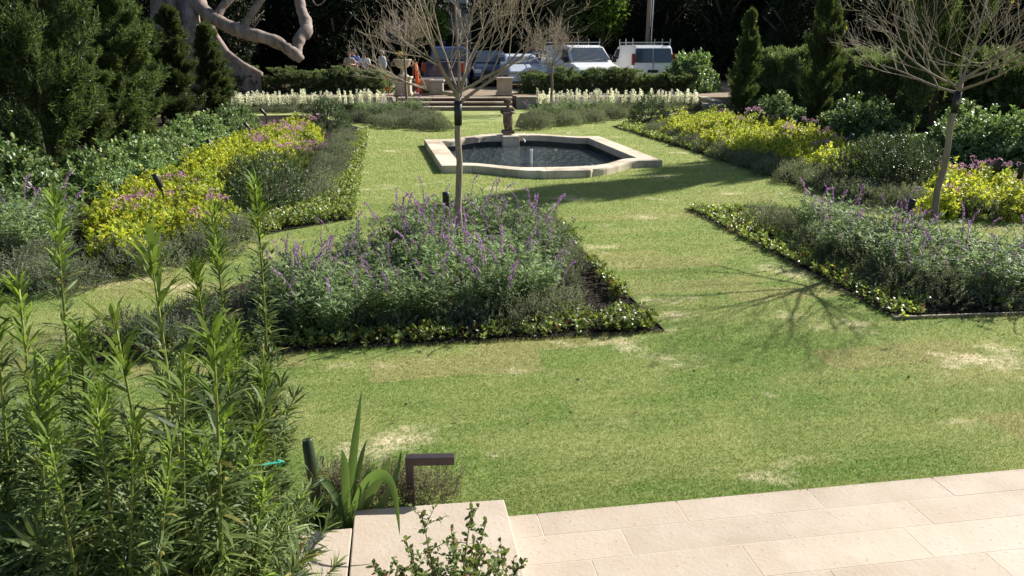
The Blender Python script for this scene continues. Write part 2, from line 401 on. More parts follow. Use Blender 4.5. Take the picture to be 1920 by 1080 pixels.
# ---- lawn: one sheet with the pool pit cut out
hole = [to_world(p) for p in pool_loop(PH - .2, 0.0)]
outer = [Vector((-90, -30)), Vector((90, -30)), Vector((90, 130)), Vector((-90, 130))]
co = [Vector((p.x, p.y)) for p in outer + hole]; no, nh = 4, len(hole)
ed = [(i, (i + 1) % no) for i in range(no)] + [(no + i, no + (i + 1) % nh) for i in range(nh)]
vs, es, fs, _, _, _ = geometry.delaunay_2d_cdt(co, ed, [], 1, 1e-5)
hp = [(p.x, p.y) for p in hole]
fs = [f for f in fs if not inpoly(np.array([[sum(vs[i].x for i in f) / 3, sum(vs[i].y for i in f) / 3]]), hp)[0]]
mb = MB(); mb.add([(p.x, p.y, 0) for p in vs], fs); lawn = mb.build("lawn", M_LAWN); tag(lawn, "close-cut patchy green and straw coloured sod lawn", "lawn", kind="structure")

# ---- planting bed outlines (ground level)
A_ = lambda *q: [P(x, y) for x, y in q]
BED_C = A_((1010, 392), (1245, 622), (545, 662), (95, 688), (380, 560), (640, 470), (905, 396))
BED_R = [P(1285, 392), P(1400, 386), P(1600, 400), P(1815, 452), Vector((7.6, 8.7, 0)), Vector((8.2, 7.95, 0)), P(1920, 590), P(1680, 598)]
BED_L = A_((692, 246), (660, 412), (530, 434), (50, 550)) + [P(50, 550) + Vector((-2.6, -1.2, 0)), Vector((-11, 7, 0)), Vector((-14, 12, 0)), Vector((-15, 27, 0)), P(560, 216), P(640, 228)]
BED_RR = [P(1150, 238), P(1335, 296), P(1490, 345), P(1600, 374), P(1920, 407), Vector((10.5, 10, 0)), Vector((20, 14, 0)), Vector((15, 31, 0)), P(1345, 206), P(1230, 218)]
BED_FL = A_((590, 208), (650, 228), (700, 234), (858, 242), (838, 230), (800, 207))
BED_FR = A_((965, 238), (1000, 237), (1110, 225), (1240, 216), (1300, 207), (1290, 203), (1010, 205), (975, 214))
WALL_L = [P(420, 207), P(738, 205)]; 
beds = []
def bed(poly, label, z=.008):
    mb = MB(); n = len(poly); mb.prism([(p.x, p.y) for p in poly], -.05, z)
    o = mb.build("planting_bed", M_MULCH); tag(o, label, "planting bed", kind="structure"); beds.append(poly)
bed(BED_C, "triangular dark mulch bed in the middle of the near lawn")
bed(BED_R, "triangular dark mulch bed on the right of the near lawn")
bed(BED_L, "long dark mulch bed on the left of the pool")
bed(BED_RR, "long dark mulch bed on the right of the pool")
bed(BED_FL, "dark mulch bed left of the far steps")
bed(BED_FR, "dark mulch bed right of the far steps")
def edging(pts, label, m=M_EDGE, hgt=.022, wd=.007):
    mb = MB()
    for a, b in zip(pts[:-1], pts[1:]):
        c = (a + b) / 2; d = b - a; mb.box((c.x, c.y, hgt / 2 - .01), (d.length, wd, hgt + .02), rot=math.atan2(d.y, d.x))
    o = mb.build("bed_edging", m); tag(o, label, "edging")
edging(BED_C[0:4], "thin black edging strip around the middle triangular bed")
edging([BED_R[0], BED_R[7]], "thin black edging strip along the left side of the right triangular bed")
edging(BED_L[0:5], "thin black edging strip along the long left bed")
edging(BED_RR[0:5], "thin black edging strip along the long right bed")
edging([P(1676, 599), P(1925, 590)], "pale grey board edging along the front of the right triangular bed", M_WOOD, .03, .02)

# ---- patio of separate slabs
e0 = P(957, 967, .03); e0.z = 0
mb = MB(); jb = MB()
rows = [.20, .22, .25, .27, .27, .27]; yy = 0.0; offs = [.22, .68, .40, .1, .55, .3]
PAT_S = -1.6
rotp = YAW - R(1.5); PX = Vector((math.cos(rotp), math.sin(rotp), 0)); PY = Vector((-math.sin(rotp), math.cos(rotp), 0))
for ri, rd in enumerate(rows):
    x = -2.6 + offs[ri]
    while x < 8:
        wd = .82 + random.uniform(-.06, .1); c = e0 + PX * (x + wd / 2) - PY * (yy + rd / 2)
        mb.box((c.x, c.y, .012 + random.uniform(-.0006, .0006)), (wd - .005, rd - .005, .036), rot=rotp); x += wd
    yy += rd
patio = mb.build("patio", M_PAV, bevel=.0012); tag(patio, "cream travertine slab patio at the near edge of the lawn", "patio", kind="structure")
c = e0 + PX * 2.6 - PY * (yy / 2 + .3); jb.box((c.x, c.y, .0097), (11.0, yy + .56, .038), rot=rotp)
jb.build("patio_bed", M_JOINT)["kind"] = "structure"
mb = MB(); mb.box((0, -1.2, .40), (9, 6.0, .80)); o = mb.build("terrace", M_PAV, bevel=.01); tag(o, "raised stone terrace the garden is seen from", "terrace", kind="structure")

# ---- upper terrace behind the low wall
wl0, wl1 = P(300, 206.5), P(738, 204.5); wr0, wr1 = P(968, 204), P(1312, 203)
LV = .45
ter = [Vector((wl0.x, wl0.y + .05)), Vector((wl1.x, wl1.y + .05)), Vector((wl1.x, wl1.y + 1.2)), Vector((wr0.x, wr0.y + 1.2)), Vector((wr0.x, wr0.y + .05)), Vector((wr1.x, wr1.y + .05)), Vector((22, 31)), Vector((90, 40)), Vector((90, 129)), Vector((-90, 129)), Vector((-90, 32))]
mb = MB(); mb.prism(ter, -.05, LV - .02)
M_SOIL = solid("driveway_sand", (.30, .235, .17), .95, c2=(.20, .155, .11), nscale=1.2, bump=.4, spec=.1)
o = mb.build("driveway", M_SOIL); tag(o, "sandy driveway on the upper level behind the low wall", "driveway", kind="structure")
# low walls with light caps
def wall(a, b, label):
    t = thing("garden_wall", label, "wall", ((a.x + b.x) / 2, (a.y + b.y) / 2, 0), math.atan2(b.y - a.y, b.x - a.x)); Ln = (b - a).length
    w1 = MB(); w1.box((0, 0, .20), (Ln, .22, .42)); w1.build("wall_body", M_STONE_GREY, t)
    w2 = MB(); n = max(1, int(Ln / .9))
    for i in range(n): w2.box((-Ln / 2 + (i + .5) * Ln / n, 0, .445), (Ln / n - .006, .32, .065))
    w2.build("wall_cap", M_STONE, t, bevel=.012)
wall(wl0, wl1, "long low stone wall with pale cap left of the far steps")
wall(wr0, wr1, "long low stone wall with pale cap right of the far steps")
wend = P(1345, 214)
wall(wr1 + Vector((.05, -.15, 0)), Vector((wend.x, wend.y, 0)), "short low wall returning towards the garden from the right wall")
bp = P(1332, 212)
t = thing("stone_bench", "low pale stone block at the end of the short return wall", "bench", bp, .1)
b1 = MB(); b1.box((0, 0, .13), (.5, .45, .26)); b1.build("bench_base", M_STONE_GREY, t)
b1 = MB(); b1.box((0, 0, .31), (.72, .6, .10)); b1.build("bench_slab", M_STONE, t, bevel=.015)
# steps
st = thing("garden_steps", "three wide stone steps with pale nosings up to the far terrace", "steps", ((wl1.x + wr0.x) / 2, wl1.y, 0), .008)
SW = (wr0.x - wl1.x) - .32
for i in range(3):
    z1 = .15 * (i + 1); y0 = -.75 + .38 * i
    r_ = MB(); r_.box((0, y0 + .9, z1 / 2 - .03), (SW, 1.8 - .38 * i + .0, z1 - .06)); r_.build("riser", M_BRICKST, st)
    n_ = MB(); k = 5
    for j in range(k): n_.box((-SW / 2 + (j + .5) * SW / k, y0 + .17, z1 - .025), (SW / k - .006, .42, .05))
    n_.build("tread", M_COPE, st, bevel=.01)

# ================================================================== POOL
pool = thing("fountain_pool", "stone-rimmed garden pool with curved front and back and dark water", "pool", pool_c, YAW)
Lo, Li = pool_loop(PH, .11), pool_loop(PH - .42, -.0)
n = len(Lo); mb = MB()
def prof(o, i): # lines of the coping cross-section, outside bottom to inside bottom
    o = np.array(o); i = np.array(i); d = i - o
    return [(o, -.06), (o, .115), (o + d * .03, .145), (o + d * .97, .145), (i, .115), (i, -.0), (i + (o - i) * .10, -.001), (i + (o - i) * .10, -.4)]
V = []
for a, b in zip(Lo, Li):
    for (xy, z) in prof(a, b): V.append((xy[0], xy[1], z))
V = np.array(V); k = 8
V[:, 2] += np.where(V[:, 2] > .05, .004 * np.sin(V[:, 0] * 5 + V[:, 1] * 3), 0)
q = []
for a in range(n):
    for j in range(k - 1):
        b = (a + 1) % n; q.append([a * k + j, b * k + j, b * k + j + 1, a * k + j + 1])
q = np.array(q); inner = np.array([(i % (k - 1)) >= 5 for i in range(len(q))])

V3 = V.reshape(n, k, 3); cuts = [0, 9, 19, 25, 35, 42, 52, 61, 70, 80, 86, 96, 103, 113, 122]
for ca, cb in zip(cuts[:-1], cuts[1:]):              # one coping stone after another, thin open joints between
    idx = [i % n for i in range(ca, cb + 1)]; W_ = V3[idx][:, :6].copy(); 
    for e0_, e1_ in ((0, 1), (-1, -2)):
        dv = W_[e1_] - W_[e0_]; l_ = np.linalg.norm(dv, axis=1, keepdims=True); W_[e0_] += dv / np.maximum(l_, 1e-6) * .004
    m_ = len(idx); Q_ = [[a * 6 + j, (a + 1) * 6 + j, (a + 1) * 6 + j + 1, a * 6 + j + 1] for a in range(m_ - 1) for j in range(5)]
    mb.quad(W_.reshape(-1, 3), Q_, 0)
c = mb.build("coping", M_COPE, pool, fixn=False)
c.data.polygons.foreach_set('use_smooth', np.full(len(c.data.polygons), False))
mb = MB(); mb.quad(V, q[inner], 0); mb.build("basin_wall", M_BASIN, pool)
mb = MB(); mb.prism([(a[0] + (b[0] - a[0]) * .86, a[1] + (b[1] - a[1]) * .86) for a, b in zip(Lo, Li)], -.42, -.38); mb.build("basin_floor", M_BASIN, pool)
# joints between the coping stones
mb = MB(); mb.prism([(a[0] + (b[0] - a[0]) * .895, a[1] + (b[1] - a[1]) * .895) for a, b in zip(Lo, Li)], -.125, -.12); mb.build("water", M_WATER, pool)
blk = MB(); blk.box((0, PH + .90 - .42 + .22, .072), (.95, .50, .155)); blk.box((0, PH + .90 - .42 - .10, .0), (.44, .22, .30)); blk.build("plinth_block", M_COPE, pool, bevel=.015)
sc_ = MB()
pipe_w = P(996, 306, -.12); rel = pipe_w - pool_c; px_, py_ = rel.dot(GX), rel.dot(GY)
pm = MB(); pm.tube([(px_, py_, -.38), (px_, py_, .16), (px_, py_, .17)], [.028, .028, .02], 12); pm.tube([(px_, py_, .155), (px_, py_, .19)], .036, 12)
pm.build("standpipe", M_WHITEPVC, pool)
pm = MB(); by = PH + .90 - .42 - .20; pm.tube([(.35, by + .10, .05), (.35, by - .03, .04), (.35, by - .06, .0)], .022, 8); pm.build("spout", M_WHITEPVC, pool)

# statue of a standing child
def skin(name, joints, edges, m, parent=None, sub=2, root=0):
    me = bpy.data.meshes.new(name); me.from_pydata([j[0] for j in joints], edges, []); o = bpy.data.objects.new(name, me); COL.objects.link(o)
    if parent: o.parent = parent
    bm = bmesh.new(); bm.from_mesh(me); ly = bm.verts.layers.skin.verify(); bm.verts.ensure_lookup_table()
    for i, j in enumerate(joints):
        r = j[1]; bm.verts[i][ly].radius = (r, r) if np.isscalar(r) else r
        bm.verts[i][ly].use_root = (i == root)
    bm.to_mesh(me); bm.free()
    s = o.modifiers.new("skin", 'SKIN'); s.use_smooth_shade = True; s.branch_smoothing = .4
    b = o.modifiers.new("sub", 'SUBSURF'); b.levels = sub; b.render_levels = sub
    me.materials.append(m); return o
sp0 = to_world((-.02, PH + .90 - .42 + .18), .18)
sta = thing("cherub_statue", "weathered stone figure of a curly-haired child on the far rim of the pool", "statue", sp0, YAW); sta.scale = (1.25, 1.25, 1.04)
b_ = MB(); b_.box((0, 0, .04), (.25, .24, .08)); b_.box((0, 0, .09), (.21, .2, .03)); b_.build("statue_base", M_STATUE, sta, bevel=.008)
J = [((0, 0, .40), (.105, .08)), ((0, 0, .50), (.108, .08)), ((0, -.005, .60), (.115, .08)), ((0, 0, .655), (.04, .036)), ((0, -.008, .69), (.032, .032)),
     ((0, -.012, .745), (.068, .074)), ((0, -.014, .81), (.058, .062)),
     ((-.105, 0, .62), .052), ((-.135, -.02, .53), .042), ((-.07, -.11, .49), .034), ((.0, -.125, .525), .022),
     ((.105, 0, .62), .052), ((.135, -.02, .535), .042), ((.08, -.115, .52), .034), ((.02, -.13, .56), .022),
     ((-.052, 0, .36), .068), ((-.055, -.03, .23), .048), ((-.05, .0, .12), .026), ((-.05, -.05, .108), .022),
     ((.052, 0, .36), .068), ((.058, -.01, .235), .048), ((.06, .01, .12), .026), ((.07, -.04, .108), .022)]
E = [(0, 1), (1, 2), (2, 3), (3, 4), (4, 5), (5, 6), (2, 7), (7, 8), (8, 9), (9, 10), (2, 11), (11, 12), (12, 13), (13, 14), (0, 15), (15, 16), (16, 17), (17, 18), (0, 19), (19, 20), (20, 21), (21, 22)]
skin("figure", J, E, M_STATUE, sta)
hb = MB()
for i in range(46):
    d = rdir(1)[0]; d[2] = abs(d[2]) * 1.0 - .12
    if d[1] < -.45 and d[2] < .45: continue
    c = np.array([0, -.008, .78]) + d * np.array([.07, .072, .07]); a = rng.uniform(0, 6.28)
    th = np.linspace(0, 5.2, 7); hb.tube([c + np.array([math.cos(a + x) * .013, math.sin(a + x) * .013, .006 * math.sin(x * 2)]) for x in th], .010, 5)
hb.build("curls", M_STATUE, sta, smooth=True)
db = MB()                                         # cloth falling from the hands to the base
for k_ in range(6):
    x = -.01 + k_ * .013; ph = k_ * 1.3
    db.tube([(x * .6, -.105, .52), (x * .9, -.098 + .012 * math.sin(ph), .42), (x * 1.1, -.085 + .014 * math.sin(ph + 1), .30), (x * 1.25, -.075 + .015 * math.cos(ph), .19), (x * 1.3, -.07, .105)], [.012, .019, .021, .02, .017], 7)
db.build("drapery", M_STATUE, sta, smooth=True)
for nm, pp, rr in (("nose", [(0, -.072, .765), (0, -.088, .75), (0, -.078, .742)], [.006, .010, .006]), ("mouth", [(-.02, -.070, .722), (0, -.076, .719), (.02, -.070, .722)], .0045),
                   ("eye", [(-.033, -.066, .77), (-.022, -.073, .772), (-.012, -.070, .77)], .005), ("eye", [(.033, -.066, .77), (.022, -.073, .772), (.012, -.070, .77)], .005),
                   ("ear", [(-.064, -.01, .76), (-.068, -.012, .745)], .009), ("ear", [(.064, -.01, .76), (.068, -.012, .745)], .009)):
    nb = MB(); nb.tube(pp, rr, 6); nb.build(nm, M_STATUE, sta, smooth=True)

# ---- cheek block next to the patio
ck = thing("step_cheek_block", "raised cream stone block beside the patio at the bottom left of the steps", "stone block", (0, 0, 0))
c0, c1, c2, c3 = P(665, 956, .13), P(945, 936, .13), P(992, 1110, .13), P(650, 1135, .13)
mb = MB(); mb.prism([(p.x, p.y) for p in (c3, c2, c1, c0)], -.05, .13); mb.build("cap_stone", M_PAV, ck, bevel=.006)
l0, l1, l3 = P(566, 998, .13), P(660, 989, .13), P(480, 1135, .13); l2 = P(644, 1140, .13)
mb = MB(); mb.prism([(p.x, p.y) for p in (l3, l2, l1, l0)], -.05, .128); o = mb.build("stone_slab", M_PAV, bevel=.005); tag(o, "narrow cream stone slab left of the raised cheek block", "stone slab")

# few dead leaves blown over the grass
k_ = 150; fx = rng.uniform(-2, 4.5, k_); fy = 4.6 + 12 * rng.uniform(0, 1, k_) ** 1.6; ok = np.ones(k_, bool)
for b in beds: ok &= ~inpoly(np.stack([fx, fy], 1), [(p.x, p.y) for p in b])
ok &= ~inpoly(np.stack([fx, fy], 1), [tuple(to_world(p).xy) for p in pool_loop(PH + .02, .07)])
mb = MB(); O = np.stack([fx, fy, np.full(k_, .022)], 1)[ok]; leaves(mb, O, rdir(len(O)) * [1, 1, .3], rng.normal(0, .4, (len(O), 3)) + [0, 0, 1.], rng.uniform(.02, .045, len(O)), .018, OVAL)
o = mb.build("fallen_leaves", leaf_mat("dead_leaf", (.10, .06, .03), (.30, .20, .10), .1, rough=.8)); tag(o, "few small brown dead leaves scattered on the lawn", "leaves", kind="stuff")
# ================================================================== LAWN BLADES
def blades():
    n = 1000000; y0, y1 = 3.3, 26.0
    Y = y0 * (y1 / y0) ** (rng.uniform(0, 1, n) ** 1.15); X = rng.uniform(-1, 1, n) * (.74 * Y + 1.2)
    pts = np.stack([X, Y], 1); keep = np.ones(n, bool)
    for b in beds: keep &= ~inpoly(pts, [(p.x, p.y) for p in b])
    keep &= ~inpoly(pts, [tuple(to_world(p).xy) for p in pool_loop(PH + .02, .07)])
    rel = (X - e0.x) * -math.sin(rotp) + (Y - e0.y) * math.cos(rotp); keep &= rel > .004
    rx = (X - e0.x) * math.cos(rotp) + (Y - e0.y) * math.sin(rotp)
    keep &= ~inpoly(pts, [(p.x, p.y) for p in (c3, c2, c1, c0)]) & ~inpoly(pts, [(p.x, p.y) for p in (l3, l2, l1, l0)])
    keep &= Y < 31
    X, Y = X[keep], Y[keep]; n = len(X)
    sc = np.clip(Y / 5.5, .8, 3.2)
    O = np.stack([X, Y, np.zeros(n)], 1); A = np.stack([rng.normal(0, .55, n), rng.normal(0, .55, n), np.ones(n)], 1)
    mb = MB(); leaves(mb, O, A, rng.normal(0, 1, (n, 3)), rng.uniform(.010, .024, n) * np.sqrt(sc), .0040 * sc, BLADE)
    m = 5200; tx = rng.uniform(.0, 5.6, m); q_ = np.array(e0)[None] + np.array(PX)[None] * tx[:, None] + np.array(PY)[None] * rng.uniform(.0, .02, m)[:, None]; q_[:, 2] = 0
    A = np.stack([rng.normal(0, .5, m), rng.normal(-.35, .5, m), np.ones(m)], 1); leaves(mb, q_, A, rng.normal(0, 1, (m, 3)), rng.uniform(.025, .055, m), .0036, BLADE)
    for bp_ in (BED_C, BED_R):                # longer uncut blades along the bed edges
        for a_, b_ in zip(bp_, bp_[1:] + bp_[:1]):
            m = int((b_ - a_).length * 380); tx = rng.uniform(0, 1, m)[:, None]; c_ = np.array(sum(bp_, Vector()) / len(bp_)); q_ = np.array(a_)[None] * (1 - tx) + np.array(b_)[None] * tx; ow = unit(q_ - c_); q_ = q_ + ow * rng.uniform(.012, .04, (m, 1)); q_[:, 2] = 0
            leaves(mb, q_, rng.normal(0, .5, (m, 3)) + [0, 0, 1.], rng.normal(0, 1, (m, 3)), rng.uniform(.02, .045, m), .004, BLADE)
    o = mb.build("grass", M_BLADE); tag(o, "short green and straw coloured grass of the lawn", "grass", kind="stuff")
blades()

# ================================================================== PLANT KINDS
LM_POD = leaf_mat("evergreen_leaf", (.026, .048, .020), (.14, .185, .065), .40, rough=.42, spec=.5)
LM_HEDGE = leaf_mat("hedge_leaf", (.070, .110, .048), (.22, .28, .13), .42, rough=.42, spec=.5)
LM_GLOSS = leaf_mat("glossy_leaf", (.075, .135, .045), (.20, .30, .11), .38, rough=.40, spec=.5, c3=(.42, .46, .28), p3=.12)
LM_GOLD = leaf_mat("golden_leaf", (.28, .36, .035), (.60, .60, .075), .5, rough=.5, tcol=(1.15, 1.1, .7), c3=(.12, .20, .04), p3=.14)
LM_GOLD2 = leaf_mat("lime_leaf", (.20, .27, .04), (.38, .42, .06), .5, rough=.5)
LM_PINK = leaf_mat("pink_petal", (.46, .20, .34), (.62, .36, .50), .35, rough=.6, tcol=(1, 1, 1))
LM_PINKLEAF = leaf_mat("pink_plant_leaf", (.09, .13, .04), (.17, .20, .07), .4)
LM_BUSH = leaf_mat("dark_bush_leaf", (.034, .058, .024), (.085, .125, .052), .32, rough=.42, spec=.5, c3=(.14, .18, .09), p3=.08)
LM_GREY = leaf_mat("grey_edging_leaf", (.075, .100, .066), (.22, .25, .18), .4, rough=.6, c3=(.13, .08, .09), p3=.08)
LM_COVER = leaf_mat("ground_cover_leaf", (.10, .16, .03), (.36, .43, .13), .42, rough=.4, spec=.6, c3=(.14, .07, .04), p3=.09)
LM_SALV = leaf_mat("salvia_leaf", (.12, .195, .08), (.30, .39, .20), .42, rough=.6)
LM_PURP = leaf_mat("purple_flower", (.34, .14, .40), (.54, .32, .58), .4, rough=.7, tcol=(1, 1, 1))
LM_WHITE = leaf_mat("cream_petal", (.80, .81, .64), (.88, .88, .76), .5, rough=.7, tcol=(1, 1, .9))
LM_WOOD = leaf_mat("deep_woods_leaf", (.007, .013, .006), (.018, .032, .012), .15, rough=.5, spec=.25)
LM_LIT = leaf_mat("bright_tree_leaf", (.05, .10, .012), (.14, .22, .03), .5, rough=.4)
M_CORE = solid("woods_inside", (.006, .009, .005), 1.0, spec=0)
LM_FORE = leaf_mat("long_evergreen_leaf", (.032, .062, .020), (.21, .28, .10), .42, rough=.5, spec=.3, c3=(.34, .32, .10), p3=.03)
LM_FORE_Y = leaf_mat("young_evergreen_leaf", (.11, .19, .03), (.22, .30, .06), .45, rough=.6, spec=.15)
LM_BOX = leaf_mat("small_shrub_leaf", (.07, .12, .025), (.24, .31, .08), .4, rough=.4, spec=.6, c3=(.30, .16, .09), p3=.06)
LM_IRIS = leaf_mat("strap_leaf", (.085, .15, .045), (.15, .23, .07), .4, rough=.4)

def proto(name, label, cat, group, parts):
    t = thing(name, label, cat, group=group)
    for pn, mb, mats, sm in parts: mb.build(pn, mats, t, smooth=sm)
    return t
def stems(k, r, h, rad=.012, seg=5):
    mb = MB()
    for i in range(k):
        a = rng.uniform(0, 6.28); rr = r * rng.uniform(.2, 1)
        mb.tube([(0.02 * math.cos(a), .02 * math.sin(a), -.02), (rr * .45 * math.cos(a + .2), rr * .45 * math.sin(a + .2), h * .5), (rr * math.cos(a), rr * math.sin(a), h)], [rad, rad * .75, rad * .3], seg)
    return mb

def k_column(K, m, h, rad, taper):
    f = MB(); column(f, K, h, rad, m, .098, .021, LONG if K < 2200 else KITE, ln=.17, taper=taper)
    tr = stems(5, rad * .4, h * .85, .028, 6); tr.tube([(0, 0, -.05), (.03, 0, h * .4), (0, .03, h * .85)], [.05, .035, .012], 8)
    return proto("evergreen_column", "tall narrow evergreen", "evergreen tree", None, [("crown", f, LM_POD, False), ("trunk", tr, M_DBARK, True)])
KC = Kind([k_column(4200, 12, 3.3, .68, .72), k_column(3400, 12, 3.3, .50, .80), k_column(4200, 12, 3.3, .74, .50)])
def k_hedge():
    f = MB(); column(f, 430, 1.15, .44, 10, .085, .026, KITE, ln=.15, taper=.25, z0=.05, up=1.4, wob=.25); mound(f, 130, .36, .5, 10, .085, .026, KITE, ln=.12, up=.6)
    return proto("hedge_shrub", "dark green upright hedge shrub", "hedge shrub", None, [("foliage", f, LM_HEDGE, False), ("stem", stems(5, .3, .9, .012), M_STEM_B, True)])
KH = Kind([k_hedge() for _ in range(3)])
def k_gloss():
    f = MB(); mound(f, 620, .66, .85, 9, .085, .040, OVAL, ln=.10, lumpa=.22)
    return proto("glossy_shrub", "bright green glossy shrub", "shrub", None, [("foliage", f, LM_GLOSS, False), ("stem", stems(6, .4, .6, .012), M_STEM_B, True)])
KG = Kind([k_gloss() for _ in range(2)])
def k_bush():
    f = MB(); mound(f, 900, .60, .92, 9, .045, .020, KITE, ln=.10, lumpa=.12, up=.5)
    return proto("round_bush", "dark green rounded bush", "bush", None, [("foliage", f, LM_BUSH, False), ("stem", stems(6, .35, .6, .012), M_STEM_B, True)])
KB = Kind([k_bush() for _ in range(2)])
def k_gold(kind=0):
    f = MB(); mound(f, 170, .30, .40, 8, .050, .028, OVAL, ln=.07, lumpa=.25, up=.7)
    return proto("golden_shrub", "low yellow-leaved shrub", "shrub", None, [("foliage", f, LM_GOLD if kind == 0 else LM_GOLD2, False), ("stem", stems(4, .2, .3, .006, 4), M_STEM_B, True)])
KY = Kind([k_gold(), k_gold(), k_gold(1)])
def k_pink():
    f = MB(); mound(f, 110, .24, .34, 8, .055, .020, KITE, ln=.08, up=.9)
    g = MB()
    for i in range(7):
        a = rng.uniform(0, 6.28); r = rng.uniform(.05, .24); c = np.array([math.cos(a) * r, math.sin(a) * r, .38 + rng.uniform(0, .14)])
        D = rdir(22, .5); leaves(g, c + D * .03, D, rng.normal(0, 1, (22, 3)), .025, .022, KITE)
        g.tube([(c[0] * .5, c[1] * .5, .1), c], .003, 4, 1)
    return proto("flowering_plant", "small plant with pink flower heads", "flowering plant", None, [("foliage", f, LM_PINKLEAF, False), ("flowers", g, [LM_PINK, M_STEM_G], False)])
KP = Kind([k_pink(), k_pink()])
def k_grey():
    f = MB(); mound(f, 260, .27, .30, 8, .030, .011, KITE, ln=.09, lumpa=.1, up=.9, spread=.8)
    return proto("edging_shrub", "small grey-green edging shrub", "shrub", None, [("foliage", f, LM_GREY, False), ("stem", stems(4, .16, .2, .005, 4), M_STEM_B, True)])
KE = Kind([k_grey() for _ in range(3)])
def k_salvia(tall=0):
    f = MB(); sp = []; K = 50
    for i in range(K):
        a = rng.uniform(0, 6.28); lean = rng.uniform(.05, .80); h = rng.uniform(.28, .62)
        tip = np.array([math.cos(a) * lean * h, math.sin(a) * lean * h, h]); base = np.array([math.cos(a) * .06, math.sin(a) * .06, 0]); mid = (tip + base) / 2 + [0, 0, .05]
        if i % 3 == 0: f.tube([base, mid, tip], [.005, .004, .002], 4, 1)
        for s0, s1 in ((base, mid), (mid, tip)):
            ax = s1 - s0; n = 9; t = rng.uniform(.1, 1, n); O = s0 + ax * t[:, None]; az = rng.uniform(0, 6.28, n)
            D = np.stack([np.cos(az), np.sin(az), rng.uniform(-.1, .7, n)], 1); leaves(f, O, D, np.array([[0, 0, 1.]]) + rng.normal(0, .3, (n, 3)), rng.uniform(.06, .12, n), .015, LONG)
        n = 9; az = rng.uniform(0, 6.28, n); leaves(f, np.repeat(tip[None], n, 0), np.stack([np.cos(az), np.sin(az), rng.uniform(.4, 1.4, n)], 1), np.array([[0, 0, 1.]]) + rng.normal(0, .3, (n, 3)), rng.uniform(.05, .10, n), .013, LONG)
        if i < (4, 8, 2)[tall]:
            g = MB(); up = unit(tip - base) * .7 + np.array([0, 0, .4]); ln = rng.uniform(.18, .30); bend = np.array([math.cos(a), math.sin(a), -.3]) * .045
            pts = [mid, tip, tip + up * ln * .5, tip + up * ln + bend * .6, tip + up * ln * 1.3 + bend * 1.8]
            g.tube(pts, [.003, .003, .003, .002, .001], 4, 1)
            pa = np.array(pts); m = 80; t = rng.uniform(1.1, 4, m); j = np.minimum(t.astype(int), 3); fr = (t - j)[:, None]
            O = pa[j] * (1 - fr) + pa[j + 1] * fr; D = rdir(m); leaves(g, O, D, rng.normal(0, 1, (m, 3)), .018, .015, KITE); sp.append(("flower_spike", g, [LM_PURP, M_STEM_G], False))
    return proto("salvia_plant", "purple-flowered sage", "flowering plant", None, [("foliage", f, [LM_SALV, M_STEM_G], False)] + sp)
KS = Kind([k_salvia(), k_salvia(1), k_salvia(2), k_salvia(2)])
def k_white():
    f = MB(); mound(f, 40, .13, .22, 7, .06, .016, KITE, ln=.05, up=1.2); sp = []
    for i in range(2):
        g = MB(); x, y = rng.uniform(-.09, .09, 2); h = rng.uniform(.46, .68); z0 = .20; n = 90
        z = rng.uniform(0, 1, n); r = .05 * (1 - z * .75); az = rng.uniform(0, 6.28, n)
        O = np.stack([x + np.cos(az) * r * .6, y + np.sin(az) * r * .6, z0 + z * (h - z0)], 1); D = np.stack([np.cos(az), np.sin(az), np.full(n, .5)], 1)
        leaves(g, O, D, rng.normal(0, .4, (n, 3)) + [0, 0, 1.], .042, .042, KITE); g.tube([(x, y, 0), (x, y, h)], .004, 4, 1); sp.append(("flower_spike", g, [LM_WHITE, M_STEM_G], False))
    return proto("white_flower_spike", "upright plant with cream white flower spikes", "flowering plant", None, [("foliage", f, LM_PINKLEAF, False)] + sp)
KW = Kind([k_white() for _ in range(3)])

# ================================================================== PLANTING
def jz(p, z=0.0): return Vector((p[0], p[1], z))
def plant(K, pts, lab, grp, s0=.85, s1=1.15, z=0.0, which=None):
    for i, p in enumerate(pts):
        K.put(jz(p, z), sc=random.uniform(s0, s1), label=lab, group=grp, which=(random.choice(which) if which else None))
T = lambda z, *q: [P(x, y, z) for x, y in q]
# rows of evergreen columns
cols = [((110, 372), 1.30, 2, "broad tall evergreen column nearest the camera on the left, running out of the frame"),
        ((250, 305), 1.0, 0, "second evergreen column from the left edge, between the broad one and the twin pair"),
        ((342, 252), 1.03, 1, "evergreen column in front of the big grey trunk on the left"),
        ((404, 228), .93, 1, "farthest evergreen column of the left row, beside the white flower border"),
        ((1391, 222), .96, 1, "farthest slim evergreen column of the right row, left of the pointed one"),
        ((1528, 243), 1.12, 0, "pointed evergreen column in the middle of the right row"),
        ((1706, 276), 1.7, 2, "tall dark evergreen column behind the bare tree on the right")]
for (px, s, k, lab) in cols:
    loc = P(*px); sc = (s, s, s)
    if px[0] == 1391: sc = (.78, .78, .96)
    if px[0] == 110: sc = (.98, .98, 1.3)
    if px[0] == 1706: sc = (.68, .68, 1.9)
    if px[0] == 1528: sc = (.72, .72, 1.08)
    if px[0] in (342, 404): sc = (1.05, 1.05, s * .90)
    KC.put(loc, sc=sc, label=lab, which=k)
KC.put(Vector((7.35, 8.2, 0)), sc=(.55, .55, .70), label="small evergreen column just outside the right edge, seen by its shadow on the lawn", which=1)
KC.put(Vector((11.1, 20.9, 0)), sc=(1.25, 1.25, 2.75), which=2, label="very tall dark evergreen behind the right row, its top out of the frame, right behind the tall dark column")
